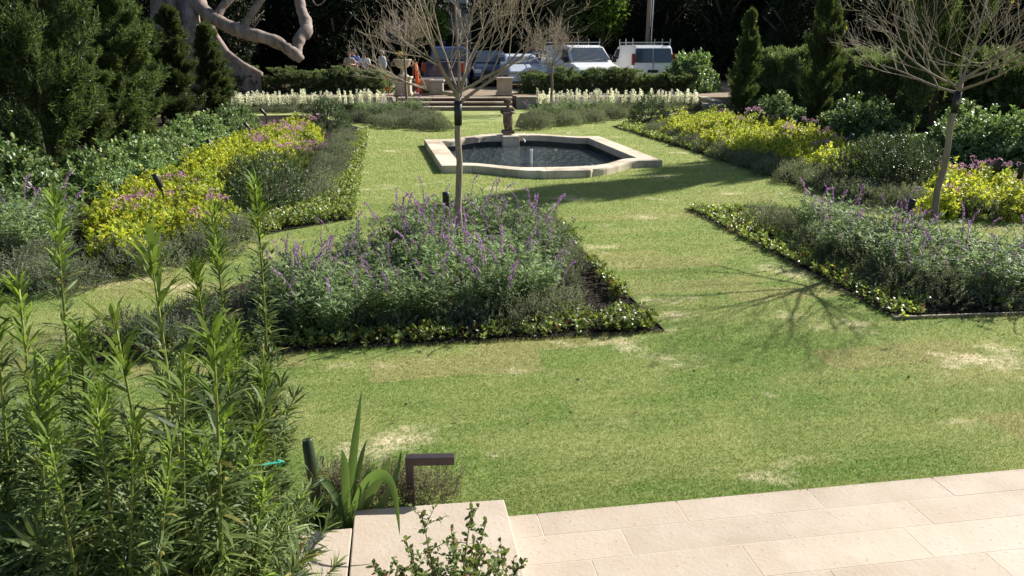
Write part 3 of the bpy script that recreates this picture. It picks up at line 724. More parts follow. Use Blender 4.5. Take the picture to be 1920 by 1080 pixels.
for q_, s_ in ((P(292, 262), .8), (P(322, 240), .7), (P(200, 330), .6)):
    KC.put(q_ + Vector((-.5, .6, 0)), sc=(s_ * 1.2, s_ * 1.2, s_), label="lower dark evergreen filling a gap in the left row of columns", group="evergreens in the gaps of the left row", which=2)
for p in ((-10.6, 20.8), (-11.6, 24.4), (-8.9, 12.0), (-10.6, 14.0)):
    KC.put(Vector((p[0] - .6, p[1], 0)), sc=1.15, label="dark evergreen standing behind the left row of columns", group="evergreens behind the left row", which=2)

# left bed
plant(KY, fill(T(.35, (165, 440), (175, 395), (330, 300), (455, 243), (560, 226), (590, 240), (520, 275), (470, 310), (430, 345), (440, 390), (350, 420), (260, 450)), .43), "low golden yellow shrub in the sunny drift left of the pool", "golden shrubs left of the pool", .8, 1.2)
plant(KP, fill(T(.35, (480, 250), (560, 218), (610, 232), (600, 300), (540, 300), (470, 300)), .85), "pink-flowered plant between the golden shrubs and dark bushes left of the pool", "pink flowers left of the pool", .9, 1.2)
plant(KP, fill(T(.35, (200, 400), (330, 320), (450, 340), (430, 395), (300, 430)), .8), "pink flower heads poking through the golden shrubs left of the pool", "pink flowers among the left golden shrubs")
plant(KE, fill(T(.2, (645, 244), (660, 250), (632, 325), (595, 370), (572, 360), (605, 290)), .38), "small grey-green edging shrub along the inner side of the left bed", "edging shrubs of the left bed", .9, 1.2)
plant(KE, fill(T(.2, (10, 470), (130, 470), (220, 450), (400, 425), (470, 400), (500, 425), (400, 450), (200, 490), (20, 535)), .40), "small grey-green edging shrub at the near side of the left bed", "edging shrubs at the near side of the left bed", .9, 1.25)
for px, s, lab in (((505, 396), 1.05, "large dark rounded bush in the left bed near the pool path"), ((465, 372), .8, "smaller dark bush leaning against the large rounded bush of the left bed"), ((614, 243), 1.15, "dark rounded bush at the far end of the left bed")):
    KB.put(P(*px), sc=s, label=lab)
plant(KS, [P(20, 500), P(75, 492), P(-30, 470), P(110, 470), P(40, 458)], "purple-flowered sage at the left edge of the photo", "sages at the left edge", .95, 1.2)
for px, s in (((20, 420), 1.2), ((70, 395), .9), ((205, 360), .85), ((265, 345), .9), ((290, 318), .85), ((315, 298), .85), ((350, 285), .85), ((390, 268), .8), ((425, 250), .8), ((455, 240), .7), ((180, 385), .8), ((-40, 400), 1.4), ((30, 330), 1.6), ((-30, 300), 1.8)):
    KG.put(P(*px), sc=s, label="light green glossy shrub at the feet of the left evergreen columns", group="glossy shrubs under the left columns")
# right bed
plant(KY, fill(T(.35, (1235, 222), (1330, 207), (1440, 222), (1560, 250), (1625, 285), (1600, 305), (1480, 296), (1380, 268), (1270, 238)), .43), "low golden yellow shrub in the sunny drift right of the pool", "golden shrubs right of the pool", .8, 1.15)
plant(KY, fill(T(.35, (1740, 318), (1820, 316), (1960, 335), (1960, 370), (1760, 368)), .50), "low golden yellow shrub behind the bare tree on the right", "golden shrubs behind the right bare tree", .9, 1.2)
plant(KP, fill(T(.35, (1740, 305), (1960, 320), (1960, 370), (1770, 365)), .85), "pink-flowered plant among golden shrubs behind the right bare tree", "pink flowers behind the right bare tree")
plant(KP, fill(T(.35, (1330, 205), (1460, 220), (1640, 275), (1650, 305), (1560, 290), (1400, 235)), 1.2), "pink-flowered plant among golden shrubs right of the pool", "pink flowers right of the pool")
plant(KE, fill(T(.2, (1213, 236), (1240, 226), (1400, 273), (1560, 322), (1640, 345), (1900, 372), (1900, 390), (1640, 366), (1560, 347), (1400, 300)), .36), "small grey-green edging shrub along the inner side of the right bed", "edging shrubs of the right bed", .9, 1.15)
for px, s, lab in (((1216, 234), 1.12, "dark rounded bush at the far tip of the right bed"), ((1600, 352), .95, "dark bush left of the cluster in the right bed"), ((1665, 362), 1.15, "biggest dark bush of the cluster in the right bed"), ((1715, 350), 1.0, "dark bush of the cluster just left of the bare tree trunk"), ((1640, 325), .9, "dark bush at the back of the cluster in the right bed")):
    KB.put(P(*px), sc=s, label=lab)
for px, s in (((1462, 236), 1.05), ((1430, 230), .85), ((1500, 240), .8), ((1590, 262), 1.15), ((1640, 268), 1.1), ((1560, 256), .9), ((1770, 300), 1.1), ((1830, 306), 1.15), ((1890, 312), 1.15), ((1800, 290), 1.2), ((1860, 296), 1.2), ((1950, 318), 1.2), ((1930, 300), 1.2), ((1345, 222), .6), ((1420, 214), .6)):
    KG.put(P(*px), sc=s, label="light green glossy shrub at the feet of the right evergreen columns", group="glossy shrubs under the right columns")
# centre triangle
inC = lambda z, *q: T(z, *q)
plant(KS, fill(T(.3, (1000, 412), (1030, 470), (1010, 545), (590, 572), (440, 560), (545, 490), (700, 440), (880, 402)), .40), "grey-green sage with purple spikes in the middle triangular bed", "sages of the middle bed", .6, .98)
plant(KE, fill(T(.15, (1010, 408), (1040, 430), (1085, 510), (1095, 570), (1040, 582), (560, 606), (140, 640), (160, 620), (430, 560), (590, 500), (590, 588), (1020, 552), (1040, 500)), .33), "small grey-green edging shrub around the sages of the middle bed", "edging shrubs of the middle bed", .75, 1.05)
plant(KE, fill(T(.15, (985, 400), (1040, 420), (1060, 470), (1020, 480), (960, 430), (880, 425), (900, 402)), .30), "small grey-green edging shrub around the sages of the middle bed", "edging shrubs of the middle bed", .7, .95)
# right triangle
plant(KS, fill(T(.3, (1490, 400), (1620, 395), (1830, 445), (2050, 480), (2050, 540), (1700, 500), (1560, 448)), .50), "grey-green sage with purple spikes in the right triangular bed", "sages of the right triangular bed", .6, .98)
plant(KE, fill(T(.15, (1400, 398), (1450, 395), (1560, 450), (1760, 505), (2050, 535), (2050, 565), (1740, 553), (1590, 490)), .35), "small grey-green edging shrub around the sages of the right triangular bed", "edging shrubs of the right triangular bed", .85, 1.15)
# far beds
plant(KE, fill(T(.2, (650, 212), (790, 208), (820, 222), (835, 233), (720, 228)), .50), "grey-purple shrub in the far bed left of the steps", "shrubs of the far left bed", 1.0, 1.5)
plant(KS, fill(T(.3, (640, 202), (780, 198), (800, 205), (690, 210)), .75), "sage in the far bed left of the steps", "sages of the far left bed", .8, 1.0)
plant(KE, fill(T(.2, (980, 222), (1010, 210), (1150, 206), (1180, 212), (1080, 222), (1000, 233)), .50), "grey-purple shrub in the far bed right of the steps", "shrubs of the far right bed", 1.0, 1.5)
plant(KS, fill(T(.3, (985, 212), (1000, 203), (1160, 200), (1150, 206)), .8), "sage in the far bed right of the steps", "sages of the far right bed", .8, 1.0)
# white spikes and low plants in front of both walls
def strip(a, b, d0, d1, step):
    out = []; n = int((b - a).length / step); u = (b - a).normalized(); nn = Vector((u.y, -u.x, 0))
    for i in range(n):
        for d in np.arange(d0, d1, step): out.append(tuple((a + u * (i + random.uniform(.2, .8)) * step + nn * (d + random.uniform(-.05, .05))).xy))
    return out
plant(KW, strip(P(425, 207), P(734, 205), .35, .75, .22), "cream white flower spike in the row before the left wall", "white flower spikes before the left wall", .95, 1.25)
plant(KW, strip(P(1006, 204), P(1308, 203.5), .35, .75, .22), "cream white flower spike in the row before the right wall", "white flower spikes before the right wall", .95, 1.25)
plant(KE, strip(P(425, 207), P(640, 205), 1.0, 1.5, .42), "low dark shrub before the left row of white spikes", "low shrubs before the left white spikes", .8, 1.1)
plant(KE, strip(P(1120, 204), P(1312, 203.5), .9, 1.4, .42), "low dark shrub before the right row of white spikes", "low shrubs before the right white spikes", .8, 1.1)
plant(KS, strip(P(1230, 204), P(1300, 203.5), .0, .2, .6), "purple sage leaning over the right wall", "sages over the right wall", .8, 1.0)
# hedges
def hedge(a, b, lab, grp, step=.58, s0=.9, s1=1.15, z=0.0, rows=2, sz=1.0):
    u = (b - a); n = int(u.length / step); u.normalize(); nn = Vector((-u.y, u.x, 0))
    for i in range(n):
        for r in range(rows):
            p = a + u * (i + .5 * (r % 2)) * step + nn * (r * .45 + random.uniform(-.08, .08)); s = random.uniform(s0, s1)
            KH.put(Vector((p.x, p.y, z)), sc=(s, s, s * sz), label=lab, group=grp)
u0 = P(430, 199, 0) ; 
hedge(PD(428, 160, 33.2).xy.to_3d(), PD(733, 160, 33.2).xy.to_3d(), "dark green shrub of the hedge behind the left wall", "hedge behind the left wall", z=LV - .03, sz=.68, s0=.7, s1=1.12)
hedge(PD(985, 160, 33.2).xy.to_3d(), PD(1320, 160, 33.2).xy.to_3d(), "dark green shrub of the hedge behind the right wall", "hedge behind the right wall", z=LV - .03, sz=.68, s0=.7, s1=1.12)
hedge(Vector((9.2, 31.5, 0)), Vector((14.6, 19.5, 0)), "tall dark hedge shrub at the right boundary of the garden", "hedge at the right boundary", step=.62, s0=1.3, s1=1.6, rows=2)
hedge(Vector((14.6, 19.5, 0)), Vector((18.5, 13.5, 0)), "tall dark hedge shrub at the right boundary of the garden", "hedge at the right boundary", step=.66, s0=1.3, s1=1.6, rows=2)
for px, s in (((1290, 92), 1.6), ((1275, 98), 1.35)):
    KG.put(PD(px[0], 200, 34.5).xy.to_3d() + Vector((0, 0, LV)), sc=(s, s, s * 1.35), label="tall light green shrub rising over the hedge right of the white vans", group="tall shrubs right of the vans")
for K in (KC, KH, KG, KB, KY, KP, KE, KS, KW): K.finish()

# ---- ground cover and mulch chips
def cover(poly, n, lab, patch=1.0, L0=.045, zt=.07):
    a = np.array([[p.x, p.y] for p in poly]); lo, hi = a.min(0), a.max(0)
    c = rng.uniform(lo, hi, (n * 3, 2)); c = c[inpoly(c, [(p.x, p.y) for p in poly])][:n]
    f = np.sin(c[:, 0] * 4.1) + np.sin(c[:, 1] * 3.3 + 1) + np.sin(c[:, 0] * 1.7 - c[:, 1] * 2.2); c = c[f > -2.2 + (1 - patch) * 2.6]
    k = len(c); O = np.concatenate([c, rng.uniform(.0, zt, (k, 1))], 1); A = rng.normal(0, .7, (k, 3)) + [0, 0, 1.]
    mb = MB(); sprigs(mb, O, A, .05, 6, L0, L0 * .52, OVAL, spread=1.1); o = mb.build("ground_cover", LM_COVER); tag(o, lab, "ground cover", kind="stuff")
cover([P(690, 248), P(662, 410), P(535, 430), P(450, 450), P(560, 380), P(605, 330), P(650, 262)], 6500, "low yellow-green creeping ground cover at the inner edge of the left bed", 1.0, .05, .14)
cover([P(450, 450), P(535, 432), P(50, 548), P(-60, 560), P(60, 505)], 3200, "low creeping ground cover at the near edge of the left bed", 1.0)
cover([P(1156, 240), P(1200, 232), P(1420, 300), P(1560, 345), P(1900, 392), P(1900, 402), P(1600, 372), P(1490, 343)], 6500, "low yellow-green creeping ground cover at the inner edge of the right bed", 1.0, .05, .13)
cover([P(1008, 397), P(1238, 620), P(1130, 628), P(1150, 560), P(1060, 430)], 1500, "patchy yellow-green ground cover along the right side of the middle bed", 1, .045, .12)
cover([P(1230, 620), P(545, 658), P(100, 684), P(150, 645), P(560, 612), P(1140, 580)], 1300, "patchy ground cover along the front of the middle bed", .75, .05)
cover([P(1290, 394), P(1400, 396), P(1580, 490), P(1730, 560), P(1900, 575), P(1900, 590), P(1682, 596)], 1300, "patchy yellow-green ground cover along the left side of the right triangular bed", .85, .05)
cover(A_((650, 226), (700, 232), (850, 241), (835, 228), (720, 224)), 1400, "creeping ground cover at the rim of the far left bed", 1.0, .06, .12)
cover(A_((970, 237), (1110, 225), (1300, 208), (1290, 205), (1110, 218), (1000, 228)), 1800, "creeping ground cover at the rim of the far right bed", 1.0, .06, .12)
def chips(poly, n, lab):
    a = np.array([[p.x, p.y] for p in poly]); lo, hi = a.min(0), a.max(0)
    c = rng.uniform(lo, hi, (n * 3, 2)); c = c[inpoly(c, [(p.x, p.y) for p in poly])][:n]; k = len(c)
    O = np.concatenate([c, rng.uniform(.008, .03, (k, 1))], 1); D = rng.normal(0, 1, (k, 3)) * [1, 1, .3]
    mb = MB(); leaves(mb, O, D, rng.normal(0, .5, (k, 3)) + [0, 0, 1.], rng.uniform(.02, .07, k), rng.uniform(.006, .016, k), KITE); o = mb.build("mulch_chips", M_CHIP); tag(o, lab, "mulch", kind="stuff")
chips(BED_C, 16000, "brown bark mulch chips on the middle bed"); chips(BED_R, 11000, "brown bark mulch chips on the right triangular bed")
chips([P(690, 248), P(662, 410), P(535, 432), P(50, 548), P(60, 500), P(560, 380)], 9000, "brown bark mulch chips at the edge of the left bed")
chips([P(1152, 239), P(1490, 345), P(1900, 404), P(1900, 385), P(1560, 335), P(1250, 240)], 9000, "brown bark mulch chips at the edge of the right bed")

# ================================================================== BARE TREES
def bare_tree(name, label, base, fork_h, r0, limbs, seed, spread=1.0, size=1.0, leafy=0, strap=True, lean=(0, 0), minr=.0018):
    rs = random.Random(seed); t = thing(name, label, "bare tree", base)
    tr = MB(); pts = []
    for i in range(9):
        f = i / 8; pts.append((lean[0] * f + .012 * math.sin(i * 1.9 + seed), lean[1] * f + .012 * math.cos(i * 2.3 + seed), -.05 + (fork_h + .05) * f))
    tr.tube(pts, [r0 * (1.35 if i == 0 else 1.12 - .3 * i / 8) for i in range(9)], 10)
    tr.build("trunk", M_BARK, t, smooth=True)
    br = MB(); tips = []
    def grow(p, d, ln, r, lev):
        n = 6 if lev < 2 else 4; P0 = [p.copy()]; q = p.copy(); dd = d.copy()
        for i in range(n):
            j = .13 if lev < 2 else .17
            dd = (dd + Vector((rs.uniform(-j, j), rs.uniform(-j, j), rs.uniform(-j, j) + (.05 if lev else .07)))).normalized(); q = q + dd * ln / n; P0.append(q.copy())
        br.tube(P0, [max(minr * .6, r * (1 - .62 * i / n)) for i in range(n + 1)], (8, 6, 5, 4, 3)[min(lev, 4)], 0 if lev < 2 else 1, cap=False)
        if lev >= 4 or ln < .12: tips.append(q); return
        k = [4, 3, 3, 2][lev]
        for i in range(k):
            f = .22 + .75 * (i + rs.uniform(0, .8)) / k; idx = min(n - 1, int(f * n)); o = P0[idx].lerp(P0[idx + 1], f * n - idx)
            loc = (P0[idx + 1] - P0[idx]).normalized(); a = rs.uniform(0, 6.28)
            pr = loc.orthogonal().normalized(); pr.rotate(Matrix.Rotation(a, 3, loc)); an = rs.uniform(.4, .9)
            nd = (loc * math.cos(an) + pr * math.sin(an) + Vector((0, 0, .12))).normalized()
            nd.z = max(nd.z, .12); nd.normalize()
            grow(o, nd, ln * rs.uniform(.50, .78) * (1.15 - .35 * f), max(minr, r * (.56 - .25 * f)), lev + 1)
    top = Vector(pts[-1])
    for i in range(limbs):
        a = i * 6.283 / limbs + rs.uniform(-.3, .3); th = rs.choice([.35, .7, 1.0, 1.15]) * spread * rs.uniform(.85, 1.1)
        d = Vector((math.cos(a) * math.sin(th), math.sin(a) * math.sin(th), math.cos(th)))
        grow(top + Vector((0, 0, -rs.uniform(0, .16))), d, size * rs.uniform(1.15, 1.6), r0 * rs.uniform(.32, .52), 0)
    br.build("branches", [M_BARK, M_TWIG], t, smooth=True)
    if strap:
        s = MB(); h = fork_h * .87
        f = lambda z: (lean[0] * (z / fork_h), lean[1] * z / fork_h, z)
        s.tube([f(h - .12), f(h), f(h + .13)], [r0 * 1.12] * 3, 10); s.build("trunk_wrap", M_BLACK, t, smooth=True)
    if leafy:
        lf = MB(); k = leafy; idx = [rs.randrange(len(tips)) for _ in range(k)]; O = np.array([tuple(tips[i]) for i in idx])
        O = np.repeat(O, 4, 0); leaves(lf, O, rdir(len(O)), rng.normal(0, 1, (len(O), 3)), .05, .03, OVAL); lf.build("leaves", leaf_mat("late_leaf", (.35, .38, .04), (.5, .42, .05), .5), t)
    return t
bare_tree("bare_tree", "leafless tree standing in the middle triangular bed", P(862, 510), 1.98, .037, 9, 5, 1.12, .80, lean=(.02, .0))
bare_tree("bare_tree", "leafless tree with a few yellow leaves in the right triangular bed", P(1738, 464), 2.02, .038, 9, 12, 1.2, .88, leafy=14, lean=(.07, 0))
bare_tree("bare_tree", "small leafless tree in the far bed left of the steps", P(763, 207), 1.98, .05, 8, 23, .9, .85, strap=False, minr=.005)
bare_tree("bare_tree", "small leafless tree in the far bed right of the steps", P(1034, 209), 1.75, .05, 8, 31, 1.0, .85, strap=False, minr=.005)

# ================================================================== BIG OLD TREE
def limb(mb, pts, rad, k=14):
    P_ = np.array([tuple(p) for p in pts]); R_ = np.array(rad); n = len(P_); out, rr = [], []; ph = rng.uniform(0, 6)
    for i in range(n - 1):
        p0, p1, p2, p3 = P_[max(i - 1, 0)], P_[i], P_[i + 1], P_[min(i + 2, n - 1)]
        for f in np.arange(0, 1, .17):
            out.append(.5 * ((2 * p1) + (p2 - p0) * f + (2 * p0 - 5 * p1 + 4 * p2 - p3) * f * f + (3 * p1 - p0 - 3 * p2 + p3) * f ** 3))
            rr.append((R_[i] * (1 - f) + R_[i + 1] * f) * (1 + rng.normal(0, .045) + .05 * math.sin(len(out) * .9 + ph)))
    out.append(P_[-1]); rr.append(R_[-1]); mb.tube(out, rr, k)
ft = thing("old_tree", "huge grey-barked old tree with spreading buttress roots and low limbs on the left", "tree", (0, 0, 0))
D0 = 34.0; q = lambda x, y, d=D0: PD(x, y, d)
tb = MB()
tb.tube([q(345, 175), q(335, 110), q(328, 50), q(325, -10), q(322, -90), q(330, -200)], [1.35, 1.15, 1.0, .92, .85, .7], 22)
tb.tube([q(285, 190, 33), q(292, 110, 33.3), q(300, 40, 33.6), q(305, -40)], [.75, .55, .42, .45], 14)
def flare(pts, w0):                       # a buttress: thin wall running down from trunk to ground
    V = []; n = len(pts)
    for i, (x, y, d, wd) in enumerate(pts):
        a = q(x, y, d); V += [(a.x, a.y - wd, a.z), (a.x, a.y + wd, a.z)]
    return V
for pts in ([(372, -20, 33.6, .35), (385, 30, 33.5, .34), (400, 65, 33.3, .32), (425, 100, 33.1, .28), (455, 122, 33.0, .24), (490, 140, 32.9, .20)],
            [(300, -30, 33.6, .30), (290, 60, 33.2, .28), (270, 110, 33, .24), (245, 150, 33, .2)]):
    top = [q(p[0], p[1], p[2]) for p in pts]; ws = [p[3] for p in pts]; cx = q(340, 0, 34); V = []; Q = []
    for a, wd in zip(top, ws):
        V += [(a.x, a.y - wd * .5, a.z), (a.x, a.y + wd * .5, a.z), (a.x, a.y - wd * .9, -.1), (a.x, a.y + wd * .9, -.1), (cx.x, a.y - wd, a.z), ]
    for i in range(len(top) - 1):
        b0, b1 = i * 5, (i + 1) * 5
        Q += [[b0, b1, b1 + 1, b0 + 1], [b0 + 2, b1 + 2, b1, b0], [b0 + 1, b1 + 1, b1 + 3, b0 + 3]]
    tb.quad(V, Q); tb.tube(top, [w_ * .62 for w_ in ws], 10)
tb.tube([q(352, 0, 33.2), q(362, 60, 33), q(366, 130, 33)], [.38, .36, .5], 10)
tb.tube([q(318, 0, 33), q(312, 60, 32.8), q(318, 140, 32.6)], [.3, .26, .5], 10)
tb.build("trunk", M_FICUS, ft, smooth=True)
lb = MB()
limb(lb, [q(352, -35, 33.5), q(372, 8, 33), q(398, 32, 32.8), q(430, 50, 32.6), q(462, 62, 32.5), q(500, 72, 32.5), q(530, 85, 32.5), q(556, 104, 32.6), q(566, 114, 32.7)], [.36, .30, .27, .27, .28, .26, .25, .26, .14])
limb(lb, [q(560, 112, 32.6), q(557, 92, 32.7), q(562, 72, 32.8), q(574, 58, 33), q(573, 40, 33.2), q(564, 15, 33.3), q(562, -15, 33.4), q(570, -60, 33.4)], [.12, .22, .25, .27, .25, .22, .24, .26])
limb(lb, [q(405, 34, 32.8), q(418, 12, 32.9), q(436, -10, 33), q(460, -60, 33)], [.19, .17, .17, .15], 10)
limb(lb, [q(455, 54, 32.5), q(468, 32, 32.5), q(484, 8, 32.6), q(505, -25, 32.6), q(520, -80, 33)], [.17, .14, .15, .15, .12], 10)
limb(lb, [q(586, 0, 34), q(594, 10, 34), q(606, 4, 34), q(616, -12, 34)], [.03, .03, .03, .03], 6)
for i in range(14):
    a = rng.uniform(0, 6.28); z = rng.uniform(6.2, 7.5); c = q(330, -150); lb.tube([(c.x, c.y, z - 1), (c.x + math.cos(a) * 2.5, c.y + math.sin(a) * 2.0, z + .6), (c.x + math.cos(a) * 5, c.y + math.sin(a) * 4, z + 1.2)], [.35, .22, .1], 8)
lb.build("limb", M_FICUS, ft, smooth=True)
cr = MB(); c = q(330, -200)
O = np.array([tuple(c)]) + rng.normal(0, 1, (5000, 3)) * [3.6, 2.4, .9] + [0, 0, 1.6]; O = O[O[:, 2] > 5.6]
sprigs(cr, O, rdir(len(O), .4), .3, 7, .16, .08, KITE)
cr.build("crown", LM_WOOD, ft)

# ================================================================== WOODS
def k_wood(H, rad, K):
    f = MB(); ph = rng.uniform(0, 6)
    for c in range(16):
        cz = H * rng.uniform(.12, .92); az = rng.uniform(0, 6.28); rr = rad * rng.uniform(.1, .65) * (1 if cz < H * .7 else .5); r = rad * rng.uniform(.35, .55)
        D = rdir(K // 16); O = D * r * lump(D, ph + c)[:, None] * rng.uniform(.75, 1, (len(D), 1)) + [math.cos(az) * rr, math.sin(az) * rr, cz]; O[:, 2] = np.maximum(O[:, 2], .1)
        sprigs(f, O, D + [0, 0, .3], .3, 6, .17, .085, KITE)
    t = MB(); t.tube([(0, 0, -.1), (.1, 0, H * .4), (0, .1, H * .85)], [.28, .2, .06], 10)
    for i in range(7):
        a = i * .9; t.tube([(0, 0, H * (.25 + .07 * i)), (math.cos(a) * rad * .4, math.sin(a) * rad * .4, H * (.4 + .06 * i)), (math.cos(a) * rad * .7, math.sin(a) * rad * .7, H * (.5 + .06 * i))], [.12, .07, .03], 6)
    return proto("woodland_tree", "dark dense tree in the shady woodland behind the driveway", "tree", None, [("crown", f, LM_WOOD, False), ("trunk", t, M_DBARK, True)])
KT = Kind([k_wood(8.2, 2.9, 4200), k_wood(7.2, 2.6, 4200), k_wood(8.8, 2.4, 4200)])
wl = "dark dense tree in the shady woodland behind the driveway"; wg = "trees of the dark woodland"
for i, x in enumerate(np.arange(-34, 34, 3.1)):
    if -4.9 < x < -1.6: continue
    y = 50 - .010 * x * x + rng.uniform(-1.2, 1.2)
    KT.put(Vector((x, y, LV)), sc=rng.uniform(.85, 1.0), label=wl, group=wg)
for x, y, s in ((-19, 41, .9), (-22, 34, .9), (-17.5, 29, .7), (-21, 25, .8), (-16, 21, .7), (-19, 17, .8), (-10, 46, .85), (-14.5, 42, .9)):
    KT.put(Vector((x, y, 0)), sc=s, label=wl, group=wg)
wr_l = "dark tall tree in the woodland behind the right boundary hedge"; wr_g = "trees behind the right hedge"
for x, y, s in ((14, 40.5, .85), (18, 38, .85), (21.5, 35, .8), (24.5, 31.5, .8), (27, 28, .8), (19.5, 31, .62), (29, 24, .8), (16, 45, .9), (31, 20, .8)):
    KT.put(Vector((x, y, 0)), sc=s, label=wr_l, group=wr_g)
KT.finish()
mb = MB(); pth = [(-26, 8), (-26, 30), (-30, 44), (-18, 53), (-5, 55.5), (0, 55.8), (8, 55), (18, 52), (26, 44), (33, 33), (36, 15)]
core = MB()
for (x0, y0), (x1, y1) in zip(pth[:-1], pth[1:]):
    ln = math.hypot(x1 - x0, y1 - y0); k = int(ln * 90); f = rng.uniform(0, 1, k); nx, ny = -(y1 - y0) / ln, (x1 - x0) / ln
    if nx * (0 - x0) + ny * (25 - y0) < 0: nx, ny = -nx, -ny
    O = np.stack([x0 + (x1 - x0) * f, y0 + (y1 - y0) * f, rng.uniform(0, 9.5, k)], 1); off = rng.uniform(0, 1.4, k) + .8 * np.sin(O[:, 2] * 1.1 + f * ln * .7)
    O[:, 0] += nx * off; O[:, 1] += ny * off
    sprigs(mb, O, np.array([[nx, ny, .6]]) + rng.normal(0, .5, (k, 3)), .3, 5, .24, .13, KITE)
    m_ = int(ln / 1.5)
    for i in range(m_):
        fx = (i + .5) / m_; cx, cy = x0 + (x1 - x0) * fx - nx * 1.6, y0 + (y1 - y0) * fx - ny * 1.6
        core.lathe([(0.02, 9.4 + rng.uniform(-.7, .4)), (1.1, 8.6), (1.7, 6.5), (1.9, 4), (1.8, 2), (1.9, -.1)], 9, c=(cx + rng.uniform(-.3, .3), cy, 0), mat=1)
mb.V += core.V; base = mb.n
mb.T += [t + base for t in core.T]; mb.M += core.M
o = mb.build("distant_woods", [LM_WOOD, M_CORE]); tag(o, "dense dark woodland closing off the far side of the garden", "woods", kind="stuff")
# brighter trees lit between the vans
def lit_tree(px, d, H, r, lab, m=LM_LIT, K=1500):
    b = PD(px, 100, d); t = thing("sunlit_tree", lab, "tree", (b.x, b.y, LV)); f = MB()
    for i in range(9):
        c = np.array([rng.uniform(-1, 1) * r * .6, rng.uniform(-.5, .5) * r, H * rng.uniform(.42, .9)]); D = rdir(K // 9); O = c + D * r * .5 * rng.uniform(.6, 1, (len(D), 1)); sprigs(f, O, D + [0, 0, .3], .2, 6, .12, .06, KITE)
    f.build("crown", m, t); k = MB(); k.tube([(0, 0, -.1), (.1, 0, H * .5), (.05, .1, H * .8)], [.16, .1, .04], 8)
    for i in range(5): a = i * 1.3; k.tube([(0.05, 0, H * .4), (math.cos(a) * r * .4, math.sin(a) * r * .3, H * .7)], [.07, .02], 6)
    k.build("trunk", M_DBARK, t, smooth=True)
lit_tree(1125, 45.5, 5.6, 1.6, "bright green sunlit tree behind the front-facing white van")
lit_tree(1040, 46.5, 6.0, 1.2, "leafy sunlit tree left of the tree behind the white van", LM_HEDGE, 900)
lit_tree(808, 43, 4.0, .9, "small sunlit tree in front of the white house")
# utility pole and light pipe, dark trunk
def pole(px, d, r, h, name, lab, m):
    b = PD(px, 120, d); t = thing(name, lab, "pole", (b.x, b.y, LV)); k = MB(); k.tube([(0, 0, -.1), (0, 0, h * .5), (0, 0, h)], [r, r * .95, r * .85], 14); k.build("shaft", m, t, smooth=True)
    k = MB(); k.tube([(0, 0, h), (0, 0, h + .06)], [r * 1.0, r * .6], 12); k.build("cap", m, t); return t
pole(1212, 44, .13, 8.0, "utility_pole", "weathered grey wooden utility pole rising behind the right white van", M_WOOD)
pole(1219, 43.7, .035, 7.5, "conduit_pipe", "thin pale pipe running up beside the utility pole", M_WHITEPVC)

# ================================================================== HOUSE
M_WHITEP = solid("white_paint", (.72, .74, .77), .6, c2=(.66, .68, .70), nscale=2)
M_GLASSD = solid("window_glass", (.015, .018, .02), .06, spec=.8)
hb = PD(805, 100, 50); hs = thing("white_house", "white house with a columned porch glimpsed between dark trees", "house", (hb.x - .2, hb.y, LV))
m_ = MB(); m_.box((0, 3.2, 2.9), (5.6, 2.6, 5.8)); m_.build("wall", M_WHITEP, hs)
for x in (-2.1, .9, 2.1):
    m_ = MB(); m_.lathe([(.26, 0), (.26, .12), (.2, .2), (.185, 2.8), (.17, 4.25), (.25, 4.35), (.25, 4.5)], 16, c=(x, 0, 0)); m_.build("column", M_WHITEP, hs, smooth=False)
m_ = MB(); m_.box((0, .9, 4.75), (5.4, 2.4, .5)); m_.box((0, .85, 5.05), (5.8, 2.7, .12)); m_.build("porch_beam", M_WHITEP, hs)
M_ROOF = solid("roof_shingle", (.20, .16, .14), .9, c2=(.13, .11, .10), nscale=10)
m_ = MB(); m_.add([(-3.2, -.6, 5.12), (3.2, -.6, 5.12), (3.2, 4.8, 5.9), (-3.2, 4.8, 5.9), (-2.2, 2.5, 7.6), (2.2, 2.5, 7.6)], [[0, 1, 5], [0, 5, 4], [1, 2, 5], [2, 3, 4], [2, 4, 5], [3, 0, 4], [0, 3, 2], [0, 2, 1]]); m_.build("roof", M_ROOF, hs)
for x in (-1.3, 1.5):
    m_ = MB(); m_.box((x, 1.88, 1.9), (.9, .06, 1.7)); wf = m_.build("window", M_WHITEP, hs); g = MB(); g.box((x, 1.84, 1.9), (.76, .03, 1.54)); g.build("pane", M_GLASSD, wf)
m_ = MB(); m_.box((.1, 1.87, 1.15), (1.0, .06, 2.3)); m_.build("door", solid("door_paint", (.10, .06, .04), .5), hs)

